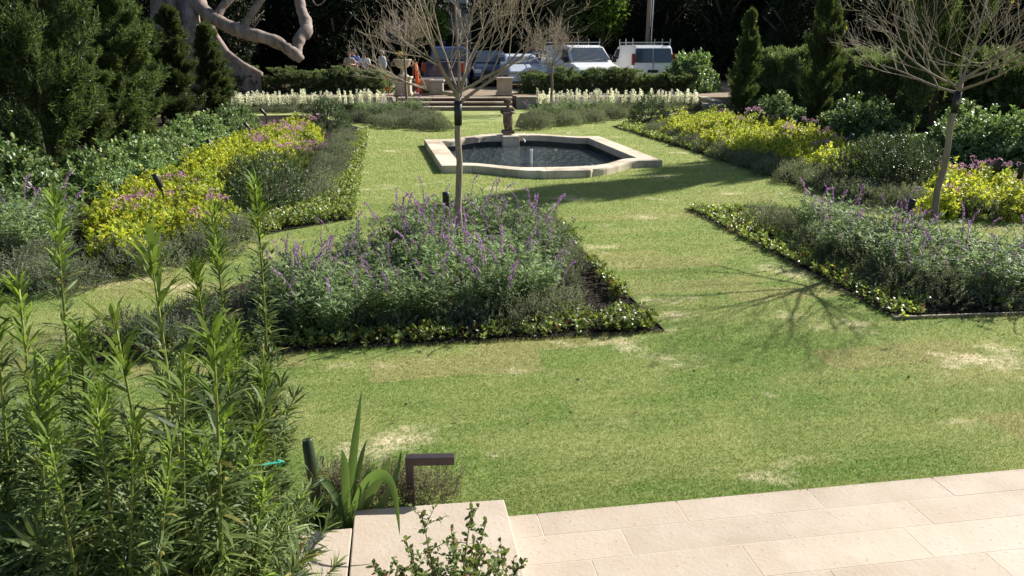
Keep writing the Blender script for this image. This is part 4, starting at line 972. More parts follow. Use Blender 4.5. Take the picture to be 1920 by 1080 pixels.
# ================================================================== VEHICLES
M_TYRE = solid("tyre", (.02, .02, .02), .85); M_RIM = solid("rim", (.45, .46, .48), .35, metal=.8)
M_CGLASS = solid("car_glass", (.05, .065, .085), .04, spec=1.0); M_TRIM = solid("black_trim", (.02, .02, .022), .55)
M_RED = solid("tail_lamp", (.28, .01, .012), .2, spec=.8); M_LAMP = solid("head_lamp", (.6, .62, .64), .1, spec=.9)
def paint(n, c): return solid(n, c, .28, coat=.8, spec=.5)
def shell(mb, prof, hw, mat=0, rnd=.05):
    """closed side outline swept across the width; hw(z) = half width there"""
    P_ = np.array(prof, float); n = len(P_); cen = P_.mean(0); V = []
    st = [(-1, rnd), (-.97, rnd * .3), (-.90, 0), (-.4, 0), (.4, 0), (.90, 0), (.97, rnd * .3), (1, rnd)]
    for (f, inn) in st:
        for p in P_:
            d = cen - p; l = np.linalg.norm(d); pp = p + d / l * inn * 1.2
            V.append((pp[0], f * hw(pp[1]), pp[1]))
    Q = []
    for a in range(len(st) - 1):
        for j in range(n): Q.append([a * n + j, a * n + (j + 1) % n, (a + 1) * n + (j + 1) % n, (a + 1) * n + j])
    mb.quad(V, Q, mat); t = geometry.tessellate_polygon([[Vector((p[0], p[1], 0)) for p in P_]])
    T = [[b, a_, c_] for a_, b, c_ in t] + [[a_ + (len(st) - 1) * n, b + (len(st) - 1) * n, c_ + (len(st) - 1) * n] for a_, b, c_ in t]
    mb.add(V, T, mat)
def panel(mb, quad, push, mat=0):
    Q = [Vector(v) for v in quad]; nn = (Q[1] - Q[0]).cross(Q[3] - Q[0]).normalized() * push
    V = [tuple(v + nn) for v in Q] + [tuple(v - nn * .5) for v in Q]
    mb.quad(V, [[0, 1, 2, 3], [7, 6, 5, 4], [0, 4, 5, 1], [1, 5, 6, 2], [2, 6, 7, 3], [3, 7, 4, 0]], mat)
def wheels(t, xs, y, r):
    for x in xs:
        for s in (-1, 1):
            m_ = MB(); m_.tube([(x, s * (y - .12), r), (x, s * (y - .10), r), (x, s * (y + .08), r), (x, s * (y + .10), r)], [r * .93, r, r, r * .93], 22); wh = m_.build("wheel", M_TYRE, t, smooth=False)
            g = MB(); g.tube([(x, s * (y + .085), r), (x, s * (y + .112), r)], [r * .62, r * .55], 16); g.build("rim", M_RIM, wh)
def van(label, loc, ang, pm):
    t = thing("cargo_van", label, "van", loc, ang); t.scale = (1, 1.02, .93); hw = lambda z: 1.0 - .0 * z if z < 1.1 else 1.0 - .16 * (z - 1.1)
    pr = [(-2.75, .35), (-2.80, .9), (-2.77, 1.5), (-2.66, 1.95), (-2.5, 2.08), (-1, 2.12), (.7, 2.10), (1.05, 2.02), (1.80, 1.38), (1.95, 1.28), (2.7, 1.10), (2.86, .95), (2.90, .6), (2.86, .35)]
    b = MB(); shell(b, pr, hw); b.build("body", pm, t, bevel=.03, fixn=True)
    W = lambda z: hw(z) * .985
    b = MB(); panel(b, [(1.84, -W(1.4) * .93, 1.41), (1.84, W(1.4) * .93, 1.41), (1.16, W(1.95) * .88, 1.97), (1.16, -W(1.95) * .88, 1.97)], .022); b.build("windscreen", M_CGLASS, t)
    for s in (-1, 1):
        b = MB(); q_ = [(.35, s * (W(1.4) + .012), 1.38), (1.52, s * (W(1.4) + .012), 1.38), (1.06, s * (W(1.92) + .012), 1.90), (.35, s * (W(1.92) + .012), 1.92)]
        panel(b, q_ if s > 0 else q_[::-1], .012); b.build("side_window", M_CGLASS, t)
        b = MB(); b.box((-2.735, s * .93, 1.42), (.14, .13, .55)); b.build("tail_lamp", M_RED, t, bevel=.02)
        b = MB(); b.box((2.86, s * .72, .90), (.08, .36, .2)); b.build("head_lamp", M_LAMP, t, bevel=.02)
        b = MB(); b.box((1.62, s * 1.16, 1.45), (.12, .2, .3)); b.box((1.62, s * 1.04, 1.36), (.06, .14, .06)); b.build("wing_mirror", M_TRIM, t, bevel=.02)
        b = MB(); q_ = [(-2.785, s * .03, 1.26), (-2.785, s * .88, 1.26), (-2.68, s * .80, 1.95), (-2.68, s * .03, 1.95)]
        panel(b, q_ if s < 0 else q_[::-1], .022); b.build("rear_window", M_CGLASS, t)
    b = MB(); b.box((-2.795, 0, 1.2), (.02, .02, 1.6)); b.box((-2.79, 0, .85), (.03, .5, .14)); b.build("rear_seam", M_TRIM, t)
    b = MB(); b.box((2.90, 0, .88), (.05, 1.0, .24)); b.build("grille", M_TRIM, t); b = MB(); b.box((2.9, 0, .5), (.16, 1.96, .26)); b.build("front_bumper", M_TRIM, t, bevel=.04)
    b = MB(); b.box((-2.85, 0, .48), (.16, 1.96, .2)); b.build("rear_bumper", M_TRIM, t, bevel=.04)
    M_RACK = M_RIM; b = MB()
    for x in (-2.3, -.9, .5): b.tube([(x, -.86, 2.06), (x, -.88, 2.3), (x, -.88, 2.42)], .022, 6); b.tube([(x, .86, 2.06), (x, .88, 2.3), (x, .88, 2.42)], .022, 6); b.box((x, 0, 2.24), (.07, 1.8, .05))
    for y in (-.86, .86): b.tube([(-2.4, y, 2.25), (.6, y, 2.25)], .022, 6)
    b.build("roof_rack", M_RACK, t); wheels(t, (-1.75, 1.75), .9, .37); return t
WHITE = paint("white_car_paint", (.88, .88, .88))
def at(px, d): v = PD(px, 150, d); return Vector((v.x, v.y, LV))
def heading(deg): return R(90 - deg)          # 0 = driving away from the camera, 90 = to the right
van("white cargo van facing the camera, ladder rack on its roof", at(1082, 37.0), heading(164), WHITE)
van("white cargo van seen from behind with two dark rear windows", at(1196, 39.0), heading(-5), WHITE)
def suv(label, loc, ang, pm, L_=4.6, H_=1.65, name="parked_car"):
    t = thing(name, label, "car", loc, ang); hw = lambda z: .92 if z < .95 else .92 - .30 * (z - .95)
    pr = [(-L_ / 2, .4), (-L_ / 2 - .02, .8), (-L_ / 2 + .08, 1.05), (-L_ / 2 + .30, H_ - .12), (-L_ / 2 + .6, H_), (.1, H_), (.45, H_ - .08), (1.15, 1.08), (2.0, .96), (L_ / 2, .78), (L_ / 2 + .03, .5), (L_ / 2, .32)]
    b = MB(); shell(b, pr, hw); b.build("body", pm, t, bevel=.03, fixn=True); W = hw
    b = MB(); panel(b, [(1.10, -W(1.1) * .9, 1.13), (1.10, W(1.1) * .9, 1.13), (.52, W(1.5) * .86, H_ - .13), (.52, -W(1.5) * .86, H_ - .13)], .02); b.build("windscreen", M_CGLASS, t)
    b = MB(); q_ = [(-L_ / 2 + .10, -W(1.1) * .86, 1.10), (-L_ / 2 + .10, W(1.1) * .86, 1.10), (-L_ / 2 + .29, W(1.5) * .82, H_ - .14), (-L_ / 2 + .29, -W(1.5) * .82, H_ - .14)][::-1]; panel(b, q_, .025); b.build("rear_window", M_CGLASS, t)
    for s in (-1, 1):
        for x0, x1, x2, x3 in ((.0, .98, .45, .0), (-1.0, -.08, -.08, -1.0), (-1.85, -1.08, -1.08, -1.75)):
            b = MB(); q_ = [(x0, s * (W(1.05) + .0), 1.05), (x1, s * (W(1.05)), 1.05), (x2, s * (W(H_ - .15)), H_ - .15), (x3, s * W(H_ - .15), H_ - .15)]; panel(b, q_ if s > 0 else q_[::-1], .014); b.build("side_window", M_CGLASS, t)
        b = MB(); b.box((L_ / 2 - .02, s * .68, .72), (.12, .36, .16)); b.build("head_lamp", M_LAMP, t, bevel=.02)
        b = MB(); b.box((-L_ / 2 + .03, s * .80, .92), (.12, .18, .30)); b.build("tail_lamp", M_RED, t, bevel=.02)
        b = MB(); b.box((.95, s * 1.0, 1.12), (.12, .2, .14)); b.build("wing_mirror", pm, t, bevel=.02)
    b = MB(); b.box((L_ / 2 + .02, 0, .66), (.05, .9, .18)); b.build("grille", M_TRIM, t); wheels(t, (-1.4, 1.4), .84, .34); return t
def pickup(label, loc, ang, pm):
    t = thing("pickup_truck", label, "pickup truck", loc, ang); hw = lambda z: .98 if z < 1.15 else .98 - .26 * (z - 1.15)
    pr = [(-2.9, .45), (-2.92, 1.18), (-.95, 1.20), (-.9, 1.25), (-.85, 1.80), (-.6, 1.9), (.8, 1.88), (1.4, 1.25), (2.6, 1.15), (2.85, .95), (2.85, .4)]
    b = MB(); shell(b, pr, hw); b.build("body", pm, t, bevel=.03, fixn=True); W = hw
    b = MB(); q_ = [(-.90, -.80, 1.32), (-.90, .80, 1.32), (-.86, .72, 1.76), (-.86, -.72, 1.76)][::-1]; panel(b, q_, .03); b.build("rear_window", M_CGLASS, t)
    b = MB(); panel(b, [(1.36, -.84, 1.31), (1.36, .84, 1.31), (.88, .74, 1.80), (.88, -.74, 1.80)], .02); b.build("windscreen", M_CGLASS, t)
    b = MB(); b.box((-2.935, 0, .88), (.03, 1.5, .50)); b.build("tailgate", pm, t, bevel=.01)
    b = MB(); b.box((-1.9, 0, 1.205), (1.75, 1.6, .03)); b.build("load_bed", M_TRIM, t)
    b = MB(); b.box((-2.98, 0, .48), (.16, 1.9, .18)); b.build("rear_bumper", M_RIM, t, bevel=.03)
    for s in (-1, 1):
        b = MB(); b.box((-2.92, s * .87, .98), (.08, .2, .40)); b.build("tail_lamp", M_RED, t, bevel=.02)
        b = MB(); b.box((2.84, s * .75, .9), (.08, .32, .2)); b.build("head_lamp", M_LAMP, t, bevel=.02)
        b = MB(); q_ = [(-.72, s * W(1.3), 1.28), (1.2, s * W(1.3), 1.28), (.75, s * W(1.78), 1.76), (-.7, s * W(1.78), 1.76)]; panel(b, q_ if s > 0 else q_[::-1], .014); b.build("side_window", M_CGLASS, t)
        b = MB(); b.box((1.15, s * 1.08, 1.32), (.12, .22, .2)); b.build("wing_mirror", M_TRIM, t, bevel=.02)
    wheels(t, (-1.8, 1.75), .86, .39); return t
pickup("dark blue pickup truck seen from behind, behind the far steps", at(846, 38.5), heading(3), paint("dark_blue_paint", (.006, .011, .07)))
suv("silver white car facing the camera beside the right stone pedestal", at(972, 38.6), heading(168), paint("silver_paint", (.62, .68, .74)), 4.5, 1.55)
suv("dark blue car between the pickup truck and the silver car", at(918, 40.5), heading(176), paint("navy_paint", (.02, .035, .07)), 4.5, 1.7)
suv("red car parked behind the silver car and the white van", at(1012, 44.5), heading(5), paint("red_paint", (.45, .012, .015)), 4.6, 1.85)

# ================================================================== PEDESTALS, URN, FENCE ROLL
def pedestal(label, px, y, w_=.62, h=.74, m=M_STONE):
    b = P(px, y, LV); t = thing("stone_pedestal", label, "pedestal", b, 0)
    k = MB(); k.box((0, 0, .05), (w_ + .10, w_ + .10, .10)); k.build("plinth", m, t, bevel=.01)
    k = MB(); k.box((0, 0, .10 + (h - .18) / 2), (w_, w_, h - .18)); k.build("shaft", m, t, bevel=.01)
    for s in (-1, 1):
        k = MB(); k.box((0, s * (w_ / 2 + .004), .10 + (h - .18) / 2), (w_ * .68, .012, (h - .18) * .72)); k.build("panel", m, t, bevel=.004)
    k = MB(); k.box((0, 0, h - .04), (w_ + .12, w_ + .12, .08)); k.build("cap", m, t, bevel=.015); return b, h
b, h = pedestal("pale stone pedestal carrying the urn left of the far steps", 757, 178.5)
ur = thing("stone_urn", "carved limestone urn with a spiky plant on the left pedestal", "urn", (b.x, b.y, LV + h))
k = MB(); k.lathe([(.24, 0), (.24, .05), (.19, .07), (.10, .16), (.08, .25), (.11, .32), (.22, .36), (.30, .42), (.33, .52), (.35, .60), (.38, .63), (.38, .67), (.33, .68), (.30, .64)], 28); k.build("bowl", M_STONE, ur, smooth=False)
k = MB(); k.lathe([(.31, .64), (.15, .66), (.01, .66)], 20); k.build("soil", M_MULCH, ur)
pl = thing("spiky_plant", "spiky green and yellow plant growing in the stone urn", "plant", (b.x, b.y, LV + h + .65))
k = MB(); az = rng.uniform(0, 6.28, 60); leaves(k, np.zeros((60, 3)) + [0, 0, 0], np.stack([np.cos(az), np.sin(az), rng.uniform(.3, 2.0, 60)], 1), np.array([[0, 0, 1.]]) + rng.normal(0, .2, (60, 3)), rng.uniform(.3, .5, 60), .05, LONG)
k.build("foliage", leaf_mat("urn_leaf", (.10, .13, .04), (.45, .30, .06), .4), pl)
for s in (-1, 1):
    k = MB(); k.tube([(s * .33, 0, .40), (s * .42, 0, .46), (s * .42, 0, .56), (s * .35, 0, .60)], .025, 8); k.build("handle", M_STONE, ur, smooth=True)
pedestal("pale stone pedestal right of the far steps", 946, 178, .62, .70)
pedestal("short grey stone pedestal behind the steps in front of the pickup truck", 820, 176.5, .50, .58, M_STONE_GREY)
b = P(797, 177, LV); t = thing("stone_block", "pale rectangular stone block standing behind the steps", "stone block", (b.x, b.y + .6, LV)); k = MB(); k.box((0, 0, .10), (.62, .30, .2)); k.build("base", M_TRIM, t); k = MB(); k.box((0, 0, .40), (.58, .26, .40)); k.build("block", M_STONE, t, bevel=.015)
b = P(780, 176, LV); t = thing("orange_fence_roll", "bright orange plastic safety fence bundled on a post by the steps", "safety fence", b)
k = MB()
for i in range(7):
    x = rng.uniform(-.06, .06); k.tube([(x, rng.uniform(-.04, .04), 1.26), (x * 1.2 + .02, 0, .9), (x + .05, .0, .5), (x * 1.4 + .10, -.03, .22), (x * 1.5 + .2 * (i % 3) * .6, -.06, .05)], [.035, .05, .05, .045, .02], 7)
k.build("mesh_bundle", M_ORANGE, t, smooth=True); k = MB(); k.tube([(-.10, .05, -.05), (-.10, .05, 1.3)], .03, 8); k.build("post", M_DBARK, t)
b = P(731, 177, LV); t = thing("orange_flag_stake", "leaning stake with torn orange tape left of the urn pedestal", "stake", b)
k = MB(); k.tube([(-.06, 0, -.02), (.05, 0, .78)], .018, 6); k.tube([(.02, 0, .05), (.32, 0, .38)], .022, 6); k.build("stake", M_DBARK, t)
k = MB(); k.tube([(-.02, 0, .74), (-.1, -.03, .68), (-.14, 0, .60)], [.03, .05, .02], 6); k.tube([(-.04, -.02, .3), (-.12, 0, .2), (-.06, 0, .12)], [.03, .05, .02], 6); k.build("tape", M_ORANGE, t, smooth=True)

# ================================================================== PEOPLE
M_SKIN = solid("skin", (.42, .24, .17), .55)
def person(label, px, y, d, face, shirt, trousers, hair, H=1.72, bald=False, armL='down', armR='down'):
    b = PD(px, y, d); t = thing("person", label, "person", (b.x, b.y, LV), face); k = H / 1.72
    def arm(s, pose):
        sh = (s * .19, 0, 1.42)
        if pose == 'down': return [sh, (s * .235, .02, 1.13), (s * .245, -.03, .88), (s * .245, -.05, .82)]
        if pose == 'fold': return [sh, (s * .25, .0, 1.15), (s * .10, -.22, 1.16), (s * .03, -.25, 1.18)]
        if pose == 'phone': return [sh, (s * .24, -.02, 1.15), (s * .13, -.25, 1.22), (s * .10, -.30, 1.26)]
        return [sh, (s * .27, .0, 1.16), (s * .30, -.24, 1.24), (s * .30, -.31, 1.27)]
    Jt = [((0, 0, .98), (.15, .11)), ((0, 0, 1.18), (.14, .105)), ((0, 0, 1.36), (.165, .11)), ((0, .0, 1.47), (.07, .065)), ((0, -.01, 1.52), .052), ((0, -.02, 1.60), (.078, .092)), ((0, -.018, 1.685), (.07, .085))]
    Ed = [(i, i + 1) for i in range(6)]
    def addc(root, pts, rr):
        j = root
        for p_, r_ in zip(pts, rr): Jt.append((p_, r_)); Ed.append((j, len(Jt) - 1)); j = len(Jt) - 1
        return j
    AL, AR = arm(-1, armL), arm(1, armR)
    for A_r in (AL, AR):
        e_ = addc(2, A_r, (.062, .046, .032, .036)); v = Vector(A_r[3]) - Vector(A_r[2]); v.normalize(); sd = v.orthogonal().normalized()
        for f in range(5):
            o0 = Vector(A_r[3]) + sd * (f - 1.8) * .018; ln = (.045, .07, .08, .075, .06)[f]
            tip = o0 + v * ln + Vector((0, -.02, 0)); addc(e_, [tuple(o0 + v * ln * .5), tuple(tip)], (.010, .008))
    for s in (-1, 1): addc(0, [(s * .095, 0, .88), (s * .10, -.01, .50), (s * .10, .03, .09), (s * .11, -.12, .035)], (.095, .062, .04, .035))
    Jt2 = [((p_[0] * k, p_[1] * k, p_[2] * k), (tuple(q_ * k for q_ in r_) if isinstance(r_, tuple) else r_ * k)) for p_, r_ in Jt]
    skin("body", Jt2, Ed, M_SKIN, t, sub=1)
    sj = [((0, 0, .93), (.172, .135)), ((0, 0, 1.18), (.168, .13)), ((0, 0, 1.36), (.185, .128)), ((0, 0, 1.46), (.085, .08))]; se = [(0, 1), (1, 2), (2, 3)]
    for A_r in (AL, AR):
        a0 = len(sj); sj += [(A_r[0], .08), (A_r[1], .063), (tuple(Vector(A_r[1]).lerp(Vector(A_r[2]), .25 if armL != 'down' else .7)), .055)]; se += [(2, a0), (a0, a0 + 1), (a0 + 1, a0 + 2)]
    skin("shirt", [((p_[0] * k, p_[1] * k, p_[2] * k), (tuple(q_ * k for q_ in r_) if isinstance(r_, tuple) else r_ * k)) for p_, r_ in sj], se, solid("shirt_cloth", shirt, .85), t, sub=2)
    tj = [((0, 0, .95), (.168, .13))]; te = []
    for s in (-1, 1): a0 = len(tj); tj += [((s * .10, 0, .86), .112), ((s * .105, -.01, .5), .08), ((s * .105, .03, .10), .066)]; te += [(0, a0), (a0, a0 + 1), (a0 + 1, a0 + 2)]
    skin("trousers", [((p_[0] * k, p_[1] * k, p_[2] * k), (tuple(q_ * k for q_ in r_) if isinstance(r_, tuple) else r_ * k)) for p_, r_ in tj], te, solid("trouser_cloth", trousers, .85), t, sub=2)
    for nm, pp, rr in (("nose", [(0, -.105, 1.63), (0, -.132, 1.60), (0, -.11, 1.59)], [.008, .015, .008]), ("mouth", [(-.025, -.105, 1.56), (0, -.112, 1.557), (.025, -.105, 1.56)], .006),
                       ("eye", [(-.045, -.095, 1.64), (-.02, -.104, 1.64)], .007), ("eye", [(.045, -.095, 1.64), (.02, -.104, 1.64)], .007),
                       ("ear", [(-.082, -.01, 1.64), (-.09, -.005, 1.60)], .014), ("ear", [(.082, -.01, 1.64), (.09, -.005, 1.60)], .014)):
        f = MB(); f.tube(pp, rr, 6); fo = f.build(nm, M_TRIM if nm == "eye" else M_SKIN, t, smooth=True); fo.scale = (k, k, k)
    hm = MB(); D = rdir(700); D = D[(D[:, 2] > (.35 if not bald else .0)) | ((D[:, 1] > .1) & (D[:, 2] > -.5))]
    if bald: D = D[(D[:, 2] < .35)]
    O = D * [.088, .102, .10] + [0, -.012, 1.655]; leaves(hm, O, D * .3 + [0, .4, -.8], D, .06, .03, KITE)
    ho = hm.build("hair", leaf_mat("hair", tuple(c * .8 for c in hair), hair, 0, rough=.6), t); ho.scale = (k, k, k)
    for s in (-1, 1):
        m_ = MB(); m_.box((s * .105, -.05, .04), (.10, .27, .08)); so = m_.build("shoe", M_BLACK, t, bevel=.03); so.scale = (k, k, k)
    return t
person("blond woman in a patterned top at the left of the group behind the hedge", 657.5, 150, 35.2, R(20), (.40, .35, .25), (.10, .11, .16), (.48, .34, .16), 1.66, armL='fold', armR='fold')
person("person in a bright blue shirt half hidden behind the blond woman", 666.5, 150, 36.0, R(-10), (.03, .12, .55), (.03, .03, .06), (.30, .28, .26), 1.76, armL='down', armR='phone')
person("balding person in a white shirt with bent arms, middle of the group", 685.5, 150, 35.0, R(5), (.75, .75, .80), (.30, .32, .34), (.06, .045, .03), 1.64, bald=True, armL='out', armR='phone')
person("white-haired person in a pale shirt standing apart right of the group", 718, 150, 34.6, R(-50), (.62, .64, .74), (.12, .12, .13), (.75, .73, .70), 1.74)

# ================================================================== SPOTLIGHTS
def spot(label, px, y, hgt, tilt, az, s=1.0, z=0):
    b = P(px, y); t = thing("garden_spotlight", label, "spotlight", b, az)
    k = MB(); k.tube([(0, 0, -.03), (0, 0, hgt)], .011 * s, 8); k.build("stake", M_BLACK, t)
    k = MB(); d = Vector((math.sin(tilt), 0, math.cos(tilt))); p0 = Vector((0, 0, hgt - .02)); L_ = .22 * s
    k.tube([p0, p0 + d * .02, p0 + d * L_ * .8, p0 + d * L_, p0 + d * L_ * 1.02], [.016 * s, .034 * s, .038 * s, .038 * s, .026 * s], 16); k.build("lamp_head", M_BLACK, t, smooth=True)
    k = MB(); k.tube([p0 + Vector((0, .03, -.01)), p0 + Vector((0, -.03, -.01))], .014 * s, 8); k.build("knuckle", M_BLACK, t)
spot("black spotlight on a stake beside the trunk of the middle bare tree", 838, 470, .50, .02, 0, 1.1)
spot("black spotlight tilted right in the sages of the right triangular bed", 1686, 465, .40, .35, 0, 1.1)
spot("nearest black spotlight in the golden shrubs left of the pool", 312, 412, .45, -.35, 0, 1.12)
spot("second black spotlight in the golden shrubs left of the pool, behind the nearest one", 408, 322, .45, -.6, 0, 1.12)
spot("third black spotlight in the golden shrubs left of the pool", 474, 280, .45, -.6, 0, 1.12)
spot("farthest black spotlight in the flower bed left of the pool", 502, 248, .5, -.7, 0, 1.12)
spot("farthest black spotlight in the golden shrubs right of the pool", 1304, 238, .55, .5, 0, 1.12)
spot("black spotlight among golden shrubs below the slim evergreen column", 1417, 262, .5, .5, 0, 1.12)
spot("black spotlight in front of the dark bush cluster right of the pool", 1580, 314, .48, .5, 0, 1.12)
spot("black spotlight in the golden shrubs right of the bare tree trunk", 1852, 376, .45, .4, 0, 1.12)
spot("black spotlight nearest the right edge of the photo", 1900, 384, .42, .2, 0, 1.12)

# ================================================================== FOREGROUND
t = thing("path_light", "dark bronze angled path light beside the raised cheek block", "path light", P(772, 962), YAW * .2)
k = MB(); k.box((0, 0, .135), (.040, .040, .33)); k.build("post", M_BRONZE, t, bevel=.002)
k = MB(); k.box((.108, 0, .322), (.256, .05, .045)); k.build("arm", M_BRONZE, t, bevel=.002)
k = MB(); k.box((.13, 0, .2975), (.16, .03, .004)); k.build("lens", M_LAMP, t)
# cut green post
t = thing("cut_stalk", "dark green cut stalk standing upright between the strap-leaved plant and the evergreens", "stalk", P(601, 985)); k = MB()
k.tube([(0, 0, -.02), (-.012, 0, .25), (-.03, .0, .50), (-.031, 0, .502)], [.030, .030, .026, .018], 12); k.build("stem", leaf_mat("dark_stalk", (.02, .035, .015), (.03, .05, .02), .05), t, smooth=True)
k = MB()
for i in range(3): a = 2 + i * .9; k.tube([(math.cos(a) * .03, math.sin(a) * .03 , .0), (-.012 + math.cos(a) * .029, math.sin(a) * .029, .25), (-.03 + math.cos(a) * .025, math.sin(a) * .025, .48)], .005, 5)
k.build("sheath", LM_IRIS, t, smooth=True)
# strap leaves
def strapleaf(mb, pts, wid, face=(0, -1, 0)):
    pts = [Vector(p_) for p_ in pts]; N_ = 14; cur = []
    for i in range(N_ + 1):                       # Bezier through control points
        f = i / N_; q_ = [p_.copy() for p_ in pts]
        while len(q_) > 1: q_ = [a.lerp(b_, f) for a, b_ in zip(q_[:-1], q_[1:])]
        cur.append(q_[0])
    V = []; Fv = Vector(face)
    for i, c in enumerate(cur):
        tn = (cur[min(i + 1, N_)] - cur[max(i - 1, 0)]).normalized(); sd = tn.cross(Fv).normalized(); nn = sd.cross(tn)
        f = i / N_; w_ = wid * (.55 + .45 * min(1, f * 3)) * (1 - max(0, (f - .55) / .45) ** 1.6); V += [tuple(c - sd * w_ / 2 + nn * w_ * .14), tuple(c), tuple(c + sd * w_ / 2 + nn * w_ * .14)]
    mb.quad(V, [q_ for i in range(N_) for q_ in ([i * 3, i * 3 + 1, i * 3 + 4, i * 3 + 3], [i * 3 + 1, i * 3 + 2, i * 3 + 5, i * 3 + 4])])
ib = P(648, 990); t = thing("strap_leaved_plant", "iris-like plant with long sword leaves, one bent over the cheek block", "plant", ib)
def rel3(x, y, d): v = PD(x, y, d); return v - ib
for lab, pts, wd, fc in (("leaf", [(0, .02, 0), rel3(655, 900, 4.03), rel3(668, 820, 4.05), rel3(678, 730, 4.1)], .042, (0, -1, .2)),
                ("leaf", [(.02, 0, 0), rel3(645, 930, 3.95), rel3(652, 860, 3.98), rel3(640, 842, 3.98)], .045, (0, -1, .2)),
                ("leaf", [(.03, 0, 0), rel3(660, 900, 3.9), rel3(738, 835, 3.78), rel3(742, 905, 3.66), rel3(750, 1008, 3.60)], .050, (-.3, -.8, .5)),
                ("leaf", [(.04, 0, 0), rel3(690, 930, 3.95), rel3(720, 880, 3.92), rel3(733, 858, 3.9)], .05, (.4, -.9, .2)),
                ("leaf", [(.05, 0, 0), rel3(720, 960, 3.98), rel3(745, 900, 4.05), rel3(753, 838, 4.1)], .036, (.2, -1, 0)),
                ("leaf", [(0, 0, 0), rel3(640, 930, 4), rel3(600, 880, 4.1), rel3(575, 890, 4.1)], .04, (.2, -.5, .8)),
                ("leaf", [(.03, 0, 0), rel3(690, 950, 3.9), rel3(670, 880, 3.9), rel3(705, 875, 3.95)], .03, (.2, -.8, .5)),
                ("leaf", [(.03, 0, 0), rel3(668, 900, 4.03), rel3(676, 850, 4.05), rel3(688, 825, 4.06)], .028, (.2, -1, .2))):
    k = MB(); strapleaf(k, pts, wd, fc); k.build(lab, LM_IRIS, t, smooth=True)
# thin scrub around the light
LM_SCRUB = leaf_mat("scrub_leaf", (.14, .14, .09), (.27, .25, .18), .35, rough=.7)
def scrub(px, y, r, h, K, lab):
    f = MB(); O = np.zeros((K, 3)); a = rng.uniform(0, 6.28, K); rr = r * rng.uniform(0, 1, K) ** .5; O[:, 0] = np.cos(a) * rr; O[:, 1] = np.sin(a) * rr * .6; O[:, 2] = rng.uniform(0, h * .6, K)
    sprigs(f, O, np.stack([np.cos(a) * .4, np.sin(a) * .4, np.ones(K)], 1) + rng.normal(0, .3, (K, 3)), h * .4, 9, .022, .006, KITE, spread=.7, ms=1, rs=.001); o = thing("wispy_shrub", lab, "shrub", P(px, y)); f.build("foliage", [LM_SCRUB, M_STEM_B], o)
scrub(700, 950, .22, .26, 500, "wispy dry grey-green shrub behind the strap-leaved plant")
scrub(808, 945, .15, .24, 260, "wispy dry grey-green shrub just right of the path light")
scrub(625, 935, .14, .24, 200, "wispy dry grey-green shrub left of the strap-leaved plant")
# small-leaved shrub at the bottom
bx = Vector((-.16, 1.62, .79)); t = thing("small_leaved_shrub", "small-leaved green shrub sprouting at the bottom edge of the photo", "shrub", bx); f = MB(); st_ = MB()
for (x, y, d) in ((790, 960, 2.05), (852, 1000, 1.98), (885, 950, 2.05), (912, 975, 2.02), (760, 1010, 1.95), (735, 1045, 1.9), (820, 1045, 1.9), (905, 1030, 1.92), (870, 1060, 1.85), (800, 1010, 1.95), (850, 1030, 1.9), (890, 1010, 1.95), (770, 1060, 1.85), (930, 1045, 1.9), (860, 1080, 1.8), (820, 1090, 1.8), (895, 1085, 1.8), (950, 1035, 1.95), (985, 1050, 1.98), (700, 1062, 1.9), (925, 1060, 1.85), (840, 1085, 1.8), (790, 1075, 1.82), (955, 1085, 1.82), (715, 1090, 1.85), (875, 1100, 1.8), (905, 1110, 1.8), (750, 1100, 1.8)):
    tip = PD(x, y, d) - bx; base = Vector((tip.x * .25, tip.y * .2, .02)); mid = base.lerp(tip, .55) + Vector((tip.x * -.1, 0, .03)); p_ = [base, mid, tip]
    st_.tube([tuple(v) for v in p_], [.0035, .0025, .0012], 5)
    for s0, s1, n in ((base, mid, 80), (mid, tip, 42)):
        s0, s1 = np.array(s0), np.array(s1); f_ = rng.uniform(0, 1, n); O = s0 + (s1 - s0) * f_[:, None]; D = rdir(n, .5); leaves(f, O, D, np.array([[0, 0, 1.]]) + rng.normal(0, .5, (n, 3)), rng.uniform(.014, .022, n), .0115, OVAL)
        # side twigs
        for j in range(6 if n > 50 else 4):
            o = s0 + (s1 - s0) * rng.uniform(.1, .9); d_ = rdir(1, .6)[0] * rng.uniform(.03, .07); st_.tube([o, o + d_], [.0015, .0008], 4); m = 9
            O = o + d_ * np.linspace(.2, 1, m)[:, None]; leaves(f, O, rdir(m, .4), np.array([[0, 0, 1.]]) + rng.normal(0, .5, (m, 3)), .014, .0085, OVAL)
f.build("foliage", LM_BOX, t); st_.build("stems", M_STEM_B, t, smooth=True)

